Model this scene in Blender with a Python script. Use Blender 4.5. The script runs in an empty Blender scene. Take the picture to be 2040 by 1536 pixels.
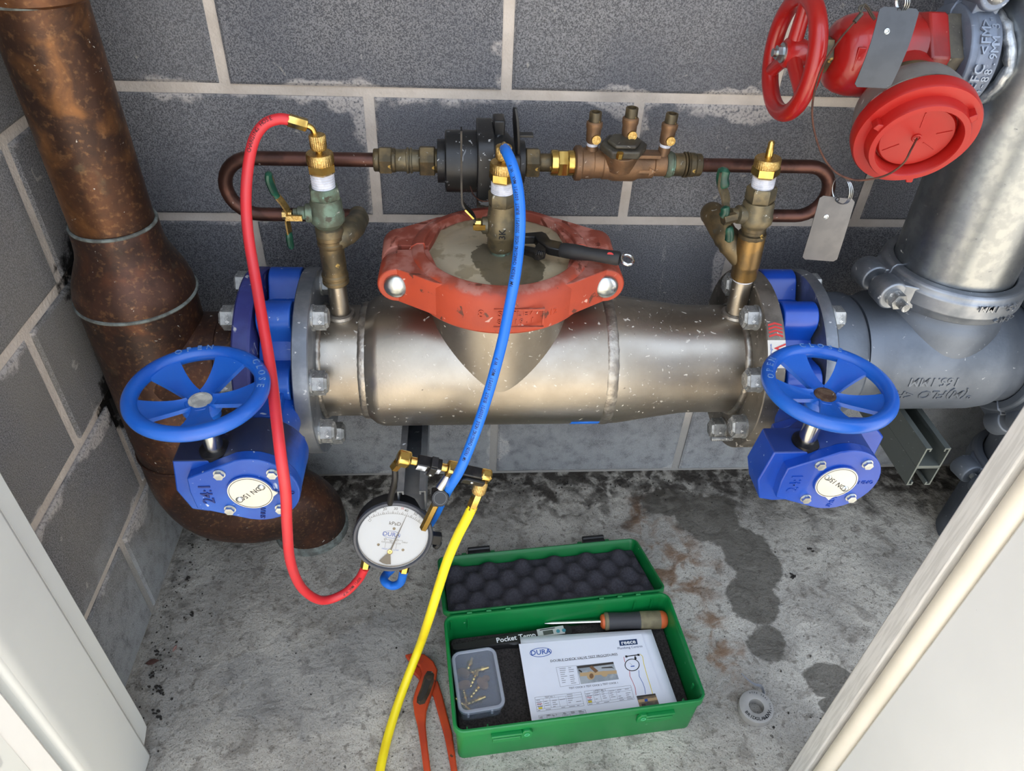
import bpy, bmesh, math, random
from mathutils import Vector, Matrix
from math import sin, cos, pi, radians, sqrt, atan2
random.seed(7)
SC = bpy.context.scene
COL = SC.collection

# ------------------------------------------------------------------ camera
FPX = 1458.2                                    # focal length in pixels of the 2040 x 1536 frame
CAM = Vector((0.3577, -1.0929, 1.1553))
PITCH, YAW, ROLL = 0.6901, 0.0953, 0.0536
fwd = Vector((sin(YAW)*cos(PITCH), cos(YAW)*cos(PITCH), -sin(PITCH)))
rgt0 = Vector((cos(YAW), -sin(YAW), 0)); up0 = rgt0.cross(fwd)
rgt = rgt0*cos(ROLL) + up0*sin(ROLL); upv = -rgt0*sin(ROLL) + up0*cos(ROLL)
cd = bpy.data.cameras.new('camera'); cam = bpy.data.objects.new('camera', cd); COL.objects.link(cam)
cd.sensor_width = 36; cd.lens = 36*FPX/2040; cd.clip_start = 0.02
cam.matrix_world = Matrix(((rgt.x, upv.x, -fwd.x, CAM.x), (rgt.y, upv.y, -fwd.y, CAM.y), (rgt.z, upv.z, -fwd.z, CAM.z), (0, 0, 0, 1)))
SC.camera = cam

def at(px, py, X=None, Y=None, Z=None):
    """the world point seen at a pixel of the photograph, on the plane x = X, y = Y or z = Z"""
    d = rgt*((px-1020)/FPX) - upv*((py-768)/FPX) + fwd
    if Y is not None: t = (Y-CAM.y)/d.y
    elif Z is not None: t = (Z-CAM.z)/d.z
    else: t = (X-CAM.x)/d.x
    return CAM + d*t

# ------------------------------------------------------------------ light
SC.view_settings.view_transform = 'Standard'; SC.view_settings.look = 'None'
SC.view_settings.gamma = 1; SC.view_settings.use_curve_mapping = False
SC.view_settings.exposure = 0.2
SC.render.film_transparent = False
W = bpy.data.worlds.new('sky'); SC.world = W; W.use_nodes = True
wn, wl = W.node_tree.nodes, W.node_tree.links
bg = wn['Background']
tc = wn.new('ShaderNodeTexCoord'); sp = wn.new('ShaderNodeSeparateXYZ'); wl.new(tc.outputs['Generated'], sp.inputs[0])
rp = wn.new('ShaderNodeValToRGB'); wl.new(sp.outputs['Z'], rp.inputs[0])
rp.color_ramp.elements[0].position = 0.0; rp.color_ramp.elements[0].color = (0.95, 0.95, 0.93, 1)
rp.color_ramp.elements[1].position = 0.7; rp.color_ramp.elements[1].color = (0.68, 0.80, 1.0, 1)
wl.new(rp.outputs[0], bg.inputs[0]); bg.inputs[1].default_value = 2.7
sl = bpy.data.lights.new('sun', 'SUN'); sl.energy = 13.0; sl.angle = radians(0.6); sl.color = (1.0, 0.92, 0.8)
sun = bpy.data.objects.new('sun', sl); COL.objects.link(sun)
sun.rotation_euler = Vector((-0.10, -0.03, -0.99)).to_track_quat('-Z', 'Y').to_euler()   # from behind the back wall

# ------------------------------------------------------------------ mesh helpers
def frame(z, up=None):
    z = Vector(z).normalized(); up = Vector(up) if up is not None else (Vector((0, 0, 1)) if abs(z.z) < 0.9 else Vector((0, 1, 0)))
    x = up.cross(z)
    if x.length < 1e-6: x = Vector((1, 0, 0)).cross(z)
    x.normalize(); y = z.cross(x)
    return x, y, z

class M:
    def __init__(s): s.v = []; s.f = []
    def add(s, vs, fs):
        o = len(s.v); s.v += [Vector(p) for p in vs]; s.f += [[i+o for i in f] for f in fs]; return s
    def box(s, c, sz, rot=None, tap=0.0):
        c = Vector(c); hx, hy, hz = sz[0]/2, sz[1]/2, sz[2]/2
        vs = []
        for z in (-1, 1):
            k = 1-tap if z > 0 else 1
            for x, y in ((-1, -1), (1, -1), (1, 1), (-1, 1)):
                p = Vector((x*hx*k, y*hy*k, z*hz)); vs.append(c + (rot @ p if rot is not None else p))
        return s.add(vs, [(3, 2, 1, 0), (4, 5, 6, 7), (0, 1, 5, 4), (1, 2, 6, 5), (2, 3, 7, 6), (3, 0, 4, 7)])
    def lathe(s, o, ax, prof, n=32, up=None, star=0, a0=0.0, a1=2*pi):
        """prof = [(height along ax, radius)]; ends with radius > 0 are closed flat"""
        o = Vector(o); x, y, z = frame(ax, up); full = abs(a1-a0-2*pi) < 1e-6
        m = n if full else n+1; vs = []; fs = []
        for h, r in prof:
            for k in range(m):
                a = a0+(a1-a0)*k/n; q = r*(1-star*(k % 2))
                vs.append(o + z*h + x*(q*cos(a)) + y*(q*sin(a)))
        for j in range(len(prof)-1):
            for k in range(n if not full else m):
                k2 = (k+1) % m if full else k+1
                fs.append((j*m+k, j*m+k2, (j+1)*m+k2, (j+1)*m+k))
        if full:
            if prof[0][1] > 1e-6: fs.append(tuple(range(m-1, -1, -1)))
            if prof[-1][1] > 1e-6: fs.append(tuple((len(prof)-1)*m+k for k in range(m)))
        return s.add(vs, fs)
    def ring(s, o, ax, prof, n=32, up=None, a0=0.0, a1=2*pi):
        """closed profile swept round: prof loops back on itself"""
        o = Vector(o); x, y, z = frame(ax, up); full = abs(a1-a0-2*pi) < 1e-6
        m = n if full else n+1; L = len(prof); vs = []; fs = []
        for k in range(m):
            a = a0+(a1-a0)*k/n
            for h, r in prof: vs.append(o + z*h + x*(r*cos(a)) + y*(r*sin(a)))
        for k in range(n):
            k2 = (k+1) % m
            for j in range(L): fs.append((k*L+j, k2*L+j, k2*L+(j+1) % L, k*L+(j+1) % L))
        if not full: fs += [tuple(range(L-1, -1, -1)), tuple((m-1)*L+j for j in range(L))]
        return s.add(vs, fs)
    def cyl(s, a, b, r, r2=None, n=24, up=None):
        a = Vector(a); b = Vector(b); return s.lathe(a, b-a, [(0, r), ((b-a).length, r if r2 is None else r2)], n, up)
    def hexa(s, a, b, af, up=None): return s.cyl(a, b, af/2/cos(pi/6), n=6, up=up)
    def dome(s, o, ax, r, h, n=20, m=6):
        return s.lathe(o, ax, [(0, r)] + [(h*sin(i/m*pi/2), max(r*cos(i/m*pi/2), 1e-5)) for i in range(1, m+1)], n)
    def ball(s, o, r, n=12, m=8, ax=(0, 0, 1), sq=1.0):
        return s.lathe(o, ax, [(-r*sq*cos(pi*i/m), max(r*sin(pi*i/m), 1e-5)) for i in range(m+1)], n)
    def torus(s, o, ax, R, r, n=40, m=12, a0=0.0, a1=2*pi, up=None):
        return s.ring(o, ax, [(r*sin(2*pi*j/m), R+r*cos(2*pi*j/m)) for j in range(m)], n, up, a0, a1)
    def tube(s, pts, r, n=12, closed=False, flat=1.0):
        pts = [Vector(p) for p in pts]; N = len(pts); vs = []; fs = []
        rr = r if isinstance(r, (list, tuple)) else [r]*N
        t = [(pts[(i+1) % N if closed else min(i+1, N-1)]-pts[(i-1) % N if closed else max(i-1, 0)]).normalized() for i in range(N)]
        u = frame(t[0])[0]
        for i in range(N):
            u = (u - t[i]*u.dot(t[i])).normalized(); w = t[i].cross(u)
            for k in range(n): vs.append(pts[i] + u*(rr[i]*cos(2*pi*k/n)) + w*(rr[i]*flat*sin(2*pi*k/n)))
        for i in range(N if closed else N-1):
            j = (i+1) % N
            for k in range(n): fs.append((i*n+k, i*n+(k+1) % n, j*n+(k+1) % n, j*n+k))
        if not closed: fs += [tuple(range(n-1, -1, -1)), tuple((N-1)*n+k for k in range(n))]
        return s.add(vs, fs)
    def prism(s, pts, o, ex, ey, d, holes=None):
        """outline pts (2d) in the plane o, ex, ey, pushed by the vector d"""
        o, ex, ey, d = Vector(o), Vector(ex), Vector(ey), Vector(d); n = len(pts)
        a = [o + ex*p[0] + ey*p[1] for p in pts]; flip = ex.cross(ey).dot(d) < 0
        ar = sum(pts[i][0]*pts[(i+1) % n][1]-pts[(i+1) % n][0]*pts[i][1] for i in range(n))
        if ar < 0: flip = not flip
        fs = [tuple(range(n-1, -1, -1)), tuple(range(n, 2*n))] + [(i, (i+1) % n, n+(i+1) % n, n+i) for i in range(n)]
        if flip: fs = [tuple(reversed(f)) for f in fs]
        return s.add(a + [p+d for p in a], fs)
    def strip(s, pts, w, th, side):
        """flat bar of width w (along side) and thickness th that follows pts"""
        pts = [Vector(p) for p in pts]; N = len(pts); vs = []; fs = []; side = Vector(side).normalized()
        for i in range(N):
            t = (pts[min(i+1, N-1)]-pts[max(i-1, 0)]).normalized(); nrm = t.cross(side).normalized()
            ww = w[i] if isinstance(w, (list, tuple)) else w
            vs += [pts[i]+side*ww/2+nrm*th/2, pts[i]-side*ww/2+nrm*th/2, pts[i]-side*ww/2-nrm*th/2, pts[i]+side*ww/2-nrm*th/2]
        for i in range(N-1):
            for k in range(4): fs.append((i*4+k, i*4+(k+1) % 4, i*4+4+(k+1) % 4, i*4+4+k))
        fs += [(3, 2, 1, 0), tuple((N-1)*4+k for k in range(4))]
        return s.add(vs, fs)
    def grid(s, fn, nu, nv):
        vs = [fn(i/nu, j/nv) for j in range(nv+1) for i in range(nu+1)]
        return s.add(vs, [(j*(nu+1)+i, j*(nu+1)+i+1, (j+1)*(nu+1)+i+1, (j+1)*(nu+1)+i) for j in range(nv) for i in range(nu)])
    def merge(s, m): return s.add(m.v, m.f)
    def xf(s, mat): s.v = [mat @ p for p in s.v]; return s

def catmull(P, k=8):
    P = [Vector(p) for p in P]; Q = [P[0]*2-P[1]] + P + [P[-1]*2-P[-2]]; out = []
    for i in range(1, len(Q)-2):
        for j in range(k):
            t = j/k; a, b, c, d = Q[i-1], Q[i], Q[i+1], Q[i+2]
            out.append(0.5*((2*b)+(c-a)*t+(2*a-5*b+4*c-d)*t*t+(3*b-a-3*c+d)*t**3))
    return out + [P[-1]]

def rrect(w, h, r, n=5):
    o = []
    for cx, cy, a in ((w/2-r, h/2-r, 0), (-w/2+r, h/2-r, 90), (-w/2+r, -h/2+r, 180), (w/2-r, -h/2+r, 270)):
        for i in range(n+1):
            t = radians(a+90*i/n); o.append((cx+r*cos(t), cy+r*sin(t)))
    return o

_TX = {}
def textmesh(s, ext=0.0, bold=0.0):
    """flat or raised lettering of height 1, centred"""
    key = (s, ext, bold)
    if key not in _TX:
        c = bpy.data.curves.new('lettering', 'FONT'); c.body = s; c.size = 1.4; c.extrude = ext; c.offset = bold
        c.align_x = 'CENTER'; c.align_y = 'CENTER'; c.resolution_u = 2
        o = bpy.data.objects.new('lettering', c); COL.objects.link(o)
        dg = bpy.context.evaluated_depsgraph_get(); me = bpy.data.meshes.new_from_object(o.evaluated_get(dg))
        _TX[key] = ([v.co.copy() for v in me.vertices], [list(p.vertices) for p in me.polygons])
        bpy.data.objects.remove(o); bpy.data.curves.remove(c); bpy.data.meshes.remove(me)
    return _TX[key]
def text(m, s, o, ex, ey, size, ext=0.0, bold=0.0, sx=1.0):
    o = Vector(o); ex = Vector(ex).normalized(); ey = Vector(ey); ey = (ey-ex*ey.dot(ex)).normalized(); ez = ex.cross(ey)
    v, f = textmesh(s, ext/size, bold)
    return m.add([o + ex*(p.x*size*sx) + ey*(p.y*size) + ez*(p.z*size) for p in v], f)
def curvetext(m, s, path, size, nrm, r, start=0.0, rev=False, adv=0.78, bold=0.0, sx=0.9):
    """lettering that runs along a hose; sits on its side that faces nrm"""
    path = [Vector(p) for p in path]
    if rev: path = path[::-1]
    L = [0]
    for a, b in zip(path, path[1:]): L.append(L[-1]+(b-a).length)
    if not isinstance(start, (int, float)):                     # start at the point of the hose nearest to a place
        start = L[min(range(len(path)), key=lambda i: (path[i]-Vector(start)).length)]
    d = start
    for ch in s:
        if ch != ' ' and d < L[-1]:
            i = max(j for j in range(len(L)-1) if L[j] <= d); t = (d-L[i])/max(L[i+1]-L[i], 1e-9)
            p = path[i].lerp(path[i+1], t); tg = (path[i+1]-path[i]).normalized()
            n = Vector(nrm); n = (n-tg*n.dot(tg)).normalized(); y = n.cross(tg)
            text(m, ch, p + n*(r*1.012), tg, y, size, 0.0, bold, sx)
        d += size*adv
    return m

# ------------------------------------------------------------------ objects
ORG = {}
def thing(name, label, cat, loc, group=None):
    o = bpy.data.objects.new(name, None); COL.objects.link(o); o.location = loc; o.empty_display_size = 0.03
    ORG[o.name] = Vector(loc); o['label'] = label; o['category'] = cat
    if group: o['group'] = group
    return o
def part(name, m, mt, parent=None, smooth=38, bevel=0, label=None, seg=2, kind=None):
    lo = Vector([min(p[i] for p in m.v) for i in range(3)]); hi = Vector([max(p[i] for p in m.v) for i in range(3)]); c = (lo+hi)/2
    me = bpy.data.meshes.new(name); me.from_pydata([tuple(p-c) for p in m.v], [], m.f); me.update()
    if smooth:
        me.polygons.foreach_set('use_smooth', [True]*len(me.polygons)); me.set_sharp_from_angle(angle=radians(smooth))
    if mt: me.materials.append(mt)
    o = bpy.data.objects.new(name, me); COL.objects.link(o)
    if parent: o.parent = parent; o.location = c-ORG[parent.name]
    else: o.location = c
    ORG[o.name] = c
    if bevel:
        b = o.modifiers.new('bevel', 'BEVEL'); b.width = bevel; b.segments = seg; b.limit_method = 'ANGLE'; b.angle_limit = radians(40)
    if label: o['label'] = label
    if kind: o['kind'] = kind
    if 'lettering' in name or 'print' in name: o['kind'] = 'stuff'
    return o
def solo(name, m, mt, label, cat, group=None, **k):
    o = part(name, m, mt, None, **k); o['label'] = label; o['category'] = cat
    if group: o['group'] = group
    return o
def struct(name, m, mt, **k):
    o = part(name, m, mt, None, **k); o['kind'] = 'structure'; return o

# ------------------------------------------------------------------ materials
def lin(c): return tuple(((x/255)/12.92 if x/255 <= 0.04045 else ((x/255+0.055)/1.055)**2.4) for x in c) + (1,)
class N:
    """small shader-node builder"""
    def __init__(s, name):
        s.m = bpy.data.materials.new(name); s.m.use_nodes = True; s.t = s.m.node_tree
        s.b = s.t.nodes['Principled BSDF']; s.co = None
    def n(s, t, **k):
        q = s.t.nodes.new(t)
        for a, b in k.items(): setattr(q, a, b)
        return q
    def l(s, a, b): s.t.links.new(a, b)
    def coord(s, world=False):
        if world: return s.n('ShaderNodeNewGeometry').outputs['Position']
        if s.co is None: s.co = s.n('ShaderNodeTexCoord').outputs['Object']
        return s.co
    def noise(s, sc, det=6, co=None, dist=0.0, rough=0.55, stretch=None):
        q = s.n('ShaderNodeTexNoise'); q.inputs['Scale'].default_value = sc; q.inputs['Detail'].default_value = det
        q.inputs['Distortion'].default_value = dist; q.inputs['Roughness'].default_value = rough
        c = co if co is not None else s.coord()
        if stretch:
            mp = s.n('ShaderNodeMapping'); mp.inputs['Scale'].default_value = stretch; s.l(c, mp.inputs[0]); c = mp.outputs[0]
        s.l(c, q.inputs['Vector']); return q.outputs['Fac']
    def ramp(s, v, lo, hi):
        q = s.n('ShaderNodeMapRange', interpolation_type='SMOOTHSTEP'); q.inputs['From Min'].default_value = lo; q.inputs['From Max'].default_value = hi
        s.l(v, q.inputs['Value']); return q.outputs['Result']
    def math(s, op, a, b=None, c=None):
        q = s.n('ShaderNodeMath', operation=op)
        for i, x in enumerate((a, b, c)):
            if x is None: continue
            if isinstance(x, (int, float)): q.inputs[i].default_value = x
            else: s.l(x, q.inputs[i])
        return q.outputs[0]
    def mix(s, f, a, b):
        q = s.n('ShaderNodeMix', data_type='RGBA')
        for i, x in ((0, f), (6, a), (7, b)):
            if isinstance(x, tuple): q.inputs[i].default_value = x
            elif isinstance(x, (int, float)): q.inputs[i].default_value = x
            else: s.l(x, q.inputs[i])
        return q.outputs[2]
    def bump(s, h, st, d=0.002, prev=None):
        q = s.n('ShaderNodeBump'); q.inputs['Strength'].default_value = st; q.inputs['Distance'].default_value = d
        s.l(h, q.inputs['Height'])
        if prev is not None: s.l(prev, q.inputs['Normal'])
        return q.outputs[0]
    def out(s, col, rough, metal=0.0, nrm=None, coat=0.0, spec=0.5):
        b = s.b
        for k, x in (('Base Color', col), ('Roughness', rough), ('Metallic', metal), ('Coat Weight', coat), ('Specular IOR Level', spec)):
            if isinstance(x, (int, float, tuple)): b.inputs[k].default_value = x
            else: s.l(x, b.inputs[k])
        if nrm is not None: s.l(nrm, b.inputs['Normal'])
        return s.m

def mat(name, c, rough=0.5, metal=0.0, c2=None, sc=14, lo=0.4, hi=0.62, specks=None, bump=0.0, bsc=90, coat=0.0, spec=0.5, rough2=None, stretch=None, metal2=None, bd=0.002):
    """base colour c, worn to c2 in noise patches, with specks = (colour, scale, threshold)"""
    g = N(name); col = lin(c); r = rough; mt = metal
    if c2:
        f = g.ramp(g.noise(sc, 7, stretch=stretch), lo, hi); col = g.mix(f, lin(c), lin(c2))
        if rough2 is not None:
            q = g.n('ShaderNodeMapRange'); q.inputs['To Min'].default_value = rough; q.inputs['To Max'].default_value = rough2; g.l(f, q.inputs[0]); r = q.outputs[0]
        if metal2 is not None:
            q = g.n('ShaderNodeMapRange'); q.inputs['To Min'].default_value = metal; q.inputs['To Max'].default_value = metal2; g.l(f, q.inputs[0]); mt = q.outputs[0]
    for sp_ in (specks or []):
        f = g.ramp(g.noise(sp_[1], 3, dist=0.6), sp_[2], sp_[2]+0.05); col = g.mix(f, col, lin(sp_[0]))
        if metal:
            mt = g.math('MULTIPLY', mt, g.math('SUBTRACT', 1.0, f))
    nr = g.bump(g.noise(bsc, 4), bump, bd) if bump else None
    return g.out(col, r, mt, nr, coat, spec)
def flat(name, c, rough=0.6): return N(name).out(lin(c), rough)

# ---- shared materials
STAIN = mat('stainless steel', (176, 169, 158), 0.36, 1.0, (150, 141, 128), 6, .42, .75, [((205, 200, 190), 150, .655), ((196, 190, 180), 36, .705), ((96, 90, 82), 210, .71)], .05, 240, rough2=.46)
STAIN2 = mat('dusty stainless flange', (140, 134, 125), 0.5, .8, (104, 98, 90), 18, .4, .65, [((206, 200, 190), 120, .64)], .08, 260)
WELD = mat('weld bead', (172, 166, 156), .42, .9, (140, 134, 126), 60, .4, .6, None, .5, 130)
TAGD = mat('stamped tag with painted dark reflection', (74, 77, 82), .5, .3, (68, 71, 76), 40, .4, .6, [((190, 190, 190), 160, .74)], .05, 60)  # same stamped metal, its dark reflection put into the colour
GAL = mat('galvanised steel', (150, 155, 162), .42, .85, (118, 124, 132), 16, .38, .62, [((196, 198, 200), 90, .67)], .06, 160, rough2=.5)
GALBR = mat('bright galvanised pipe', (150, 155, 158), .32, .95, (138, 143, 147), 70, .42, .6, [((104, 106, 108), 140, .70), ((205, 205, 200), 90, .71)], .06, 130, rough2=.35)
GALDK = mat('grey galvanised casting', (104, 111, 121), .5, .55, (84, 91, 101), 9, .4, .65, [((150, 154, 158), 110, .69)], .12, 220)
BOLT = mat('galvanised bolt', (166, 168, 168), .5, .7, (130, 132, 132), 60, .4, .6, [((205, 205, 202), 240, .6)], .2, 300)
def copper_mat(name, a, b, gold, kg):
    g = N(name)
    c = g.mix(g.ramp(g.noise(6, 8, dist=.4), .34, .68), lin(a), lin(b))
    c = g.mix(g.math('MULTIPLY', g.ramp(g.noise(15, 9, dist=.8), .48, .72), kg), c, lin(gold))
    c = g.mix(g.math('MULTIPLY', g.ramp(g.noise(48, 8), .50, .72), .55), c, lin((48, 36, 32)))
    c = g.mix(g.math('MULTIPLY', g.ramp(g.noise(150, 5), .52, .72), .35), c, lin((160, 118, 78)))
    c = g.mix(g.math('MULTIPLY', g.ramp(g.noise(21, 6, dist=.3), .62, .78), .4), c, lin((112, 104, 84)))
    s = g.ramp(g.noise(120, 4, dist=.5), .70, .73); c = g.mix(s, c, lin((190, 184, 174)))
    return g.out(c, .45, g.math('MULTIPLY', .6, g.math('SUBTRACT', 1.0, s)), g.bump(g.noise(120, 6), .15, .002))
COPPER = copper_mat('weathered copper', (62, 44, 36), (108, 70, 44), (148, 100, 56), .62)
COPPERD = copper_mat('dark copper', (56, 44, 40), (80, 54, 44), (112, 68, 44), .6)
VERD = mat('verdigris joint', (120, 128, 124), .7, .2, (88, 90, 86), 60, .4, .6, None, .3, 160)
COPIPE = mat('brown copper tube', (92, 62, 54), .4, .7, (70, 48, 42), 30, .4, .6, [((150, 138, 130), 140, .69)], .05, 200)
BRASS = mat('bright brass', (218, 186, 108), .24, 1.0, (196, 160, 84), 40, .4, .7)
BRASSK = mat('knurled brass', (214, 186, 122), .36, 1.0, (188, 154, 92), 300, .35, .65, None, .4, 700)
BRASSD = mat('old brass', (120, 104, 76), .47, .7, (86, 78, 62), 34, .4, .6, [((62, 58, 48), 60, .64), ((178, 150, 84), 26, .66)] + [((184, 150, 74), 28, .63), ((160, 158, 150), 120, .68)], .1, 240)
BRONZE = mat('bronze casting', (136, 104, 76), .5, .6, (112, 88, 68), 40, .4, .65, [((170, 150, 130), 160, .68)], .15, 330)
BRONZED = mat('dark bronze cover', (82, 78, 68), .5, .4, (66, 62, 56), 40, .4, .6, [((140, 134, 120), 160, .68)], .15, 300)
TAPG = mat('green tarnished brass', (88, 94, 80), .62, .35, (112, 134, 118), 30, .50, .66, [((70, 66, 54), 34, .60), ((126, 170, 156), 46, .64), ((160, 160, 150), 90, .67)], .25, 220)
TAPB = mat('dull brass valve', (126, 114, 88), .48, .65, (100, 94, 78), 45, .4, .6, [((176, 174, 164), 130, .67)], .12, 260)
TAPE = mat('white thread tape', (214, 216, 226), .6, 0, (190, 194, 206), 90, .4, .6)
BLUE = mat('blue epoxy paint', (6, 60, 156), .34, 0, (10, 72, 174), 8, .4, .7, [((150, 172, 204), 190, .73), ((112, 140, 186), 26, .73)], .05, 180, coat=.25)
BLUEW = mat('dusty blue paint', (14, 68, 160), .42, 0, (30, 88, 178), 10, .4, .7, [((176, 190, 208), 40, .665), ((190, 198, 208), 150, .69)], .06, 180, coat=.1)
BLUEH = mat('blue handwheel paint', (22, 92, 186), .36, 0, (16, 80, 174), 14, .4, .7, [((150, 176, 206), 60, .70)], .05, 200, coat=.15)
def grimy_shaded_blue(name, a, b, k, c):
    """blue paint, darkened on upward faces by grime and painted-in shade"""
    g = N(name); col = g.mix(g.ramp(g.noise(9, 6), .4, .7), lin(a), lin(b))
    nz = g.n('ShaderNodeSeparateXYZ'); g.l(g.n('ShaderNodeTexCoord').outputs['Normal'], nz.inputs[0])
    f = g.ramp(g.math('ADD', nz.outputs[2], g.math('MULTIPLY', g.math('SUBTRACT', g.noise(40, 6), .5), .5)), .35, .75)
    col = g.mix(g.math('MULTIPLY', f, k), col, lin(c)); col = g.mix(g.ramp(g.noise(170, 4), .71, .73), col, lin((170, 186, 206)))  # grime plus shade put into the colour of the top faces
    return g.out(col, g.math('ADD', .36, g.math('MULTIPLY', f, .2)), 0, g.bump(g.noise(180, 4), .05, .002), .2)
GEARL = grimy_shaded_blue('grimy blue gearbox with painted shade', (14, 68, 160), (30, 88, 178), .9, (24, 27, 34)); GEARR = grimy_shaded_blue('dusty blue gearbox with painted shade', (6, 60, 156), (10, 72, 174), .55, (30, 40, 66))
CASTL = flat('dark blue cast letters', (10, 36, 104)); RIMTXT = mat('worn blue letters', (104, 140, 190), .6, 0, (70, 112, 176), 120, .4, .6)
PURP = mat('blue purple flange paint', (44, 48, 112), .5, 0, (56, 66, 130), 14, .45, .65, [((176, 176, 182), 40, .63), ((150, 148, 150), 14, .68)], .1, 180)
ORANGE_ = mat('orange red coupling paint', (206, 80, 48), .5, 0, (190, 72, 48), 12, .4, .66, [((112, 56, 40), 40, .655), ((216, 170, 154), 26, .705), ((226, 208, 196), 120, .72)], .12, 170)
def orange_mat():
    """orange paint, bleached and rusted on the faces that lie open to the weather"""
    g = N('weathered orange paint')
    c = g.mix(g.ramp(g.noise(12, 7), .4, .66), lin((176, 66, 37)), lin((160, 62, 40)))
    c = g.mix(g.ramp(g.noise(60, 5, dist=.6), .665, .70), c, lin((206, 160, 144)))
    nz = g.n('ShaderNodeSeparateXYZ'); g.l(g.n('ShaderNodeTexCoord').outputs['Normal'], nz.inputs[0])
    top = g.ramp(g.math('ADD', nz.outputs[2], g.math('MULTIPLY', g.math('SUBTRACT', g.noise(60, 6), .5), .9)), .55, .85)
    ox = g.mix(g.ramp(g.noise(30, 7), .46, .62), lin((138, 66, 50)), lin((164, 108, 96)))
    c = g.mix(g.math('MULTIPLY', top, .9), c, ox)
    c = g.mix(g.ramp(g.noise(46, 6, dist=.5), .64, .68), c, lin((96, 50, 36)))
    return g.out(c, .55, 0, g.bump(g.noise(170, 4), .14, .002))
ORANGE = orange_mat()
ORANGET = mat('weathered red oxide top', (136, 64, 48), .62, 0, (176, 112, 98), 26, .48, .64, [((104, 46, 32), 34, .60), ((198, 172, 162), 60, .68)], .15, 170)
ZINC = mat('zinc bolt head', (196, 200, 200), .28, 1.0, (160, 166, 166), 40, .45, .7, [((120, 112, 92), 150, .70)], .08, 200)
RED = mat('red enamel', (156, 22, 18), .3, 0, (166, 28, 26), 14, .4, .7, [((222, 150, 140), 190, .735)], .03, 160, coat=.3)
REDM = mat('dull red enamel', (150, 26, 22), .38, 0, (120, 30, 28), 10, .45, .65, [((180, 120, 110), 110, .72)], .06, 200, coat=.15)
REDP = mat('red plastic cap', (160, 17, 11), .42, 0, (150, 22, 15), 10, .4, .7, [((226, 130, 118), 60, .70)], .03, 160)
ALU = mat('dull aluminium', (150, 146, 142), .5, .6, (118, 110, 108), 18, .4, .65, [((206, 204, 200), 90, .68), ((112, 74, 74), 28, .68)], .1, 220)
CHROME = mat('bright steel', (200, 200, 198), .2, 1.0)
TAG = mat('stamped aluminium tag', (92, 94, 100), .36, 1.0, (98, 100, 106), 40, .4, .6, [((206, 206, 206), 160, .74)])
WIRE = mat('rusty wire', (92, 58, 44), .6, .4, (70, 44, 36), 80, .4, .6)
BLACK = flat('black plastic', (26, 26, 27), .42)
BLACKD = mat('dusty black plastic', (20, 21, 23), .42, 0, (34, 35, 38), 20, .45, .65, [((120, 124, 130), 44, .63), ((170, 172, 174), 120, .65)], .1, 160)
BLACKM = mat('black oxide steel', (34, 34, 36), .35, .6, (60, 58, 56), 40, .45, .65)
RUBRED = mat('red rubber hose', (206, 44, 52), .42, 0, (196, 52, 60), 20, .4, .7)
RUBBLUE = mat('blue rubber hose', (24, 110, 218), .42, 0, (34, 116, 216), 20, .4, .7)
RUBYEL = mat('yellow rubber hose', (240, 220, 30), .42, 0, (232, 206, 28), 20, .4, .7)
INK = flat('black print', (22, 22, 24)); INKB = flat('blue print', (38, 84, 164)); INKG = flat('grey print', (110, 112, 114)); INKR = flat('red print', (190, 50, 46)); INKW = flat('white print', (235, 236, 238)); INKY = flat('yellow print', (226, 204, 50))
GREENP = mat('green case plastic', (2, 116, 54), .4, 0, (4, 108, 52), 6, .4, .7, [((130, 190, 150), 46, .725)], .02, 120)
GREENH = mat('dark green handle dip', (24, 76, 58), .32, 0, (18, 58, 46), 50, .4, .6)
FOAM = mat('grey foam', (74, 73, 79), .95, 0, (62, 61, 66), 300, .35, .65, None, .5, 420, spec=.1)
FOAMB = mat('charcoal base foam', (66, 62, 60), .97, 0, (46, 43, 42), 380, .35, .65, None, .6, 420, spec=.1)
PAPER = mat('white paper', (226, 230, 240), .75, 0, (220, 224, 234), 8, .4, .7)
WHITEP = mat('white powder coat', (198, 201, 199), .35, 0, (190, 193, 192), 3, .4, .7, [((150, 146, 138), 160, .755)], .015, 260)
WHITED = mat('white door paint', (216, 217, 216), .4, 0, (210, 211, 210), 3, .4, .7, [((160, 158, 152), 120, .765)], .02, 200)
CREAM = mat('cream edge trim', (222, 214, 198), .4, 0, (214, 206, 190), 12, .4, .7, [((120, 112, 100), 120, .75)], .02, 200)
BRUSH = mat('brushed frame edge', (204, 202, 198), .5, 0, (188, 186, 182), 26, .4, .62, [((90, 86, 80), 90, .755)], .05, 120, stretch=(12, 12, .8))
PLIER = mat('orange dipped steel', (184, 66, 30), .42, 0, (164, 54, 28), 20, .4, .66, [((70, 46, 36), 50, .655)], .08, 200)
STEELD = mat('dark worn steel', (92, 80, 70), .45, .7, (66, 56, 50), 50, .4, .62, [((150, 140, 128), 120, .66)], .15, 260)
DARKGREY = flat('dark grey rubber', (54, 54, 57), .6); OLIVE = mat('olive grip', (120, 112, 86), .7, 0, (104, 96, 74), 60, .4, .6); ORNG = flat('orange plastic', (196, 92, 48), .5)
GREYP = mat('pale grey plastic', (148, 146, 142), .5, 0, (138, 136, 132), 20, .4, .6); TAPEGREY = flat('grey sealing tape', (140, 142, 150), .6)
PLATEW = mat('cream dial plate', (214, 210, 198), .35, .2, (206, 202, 190), 20, .4, .7)

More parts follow.
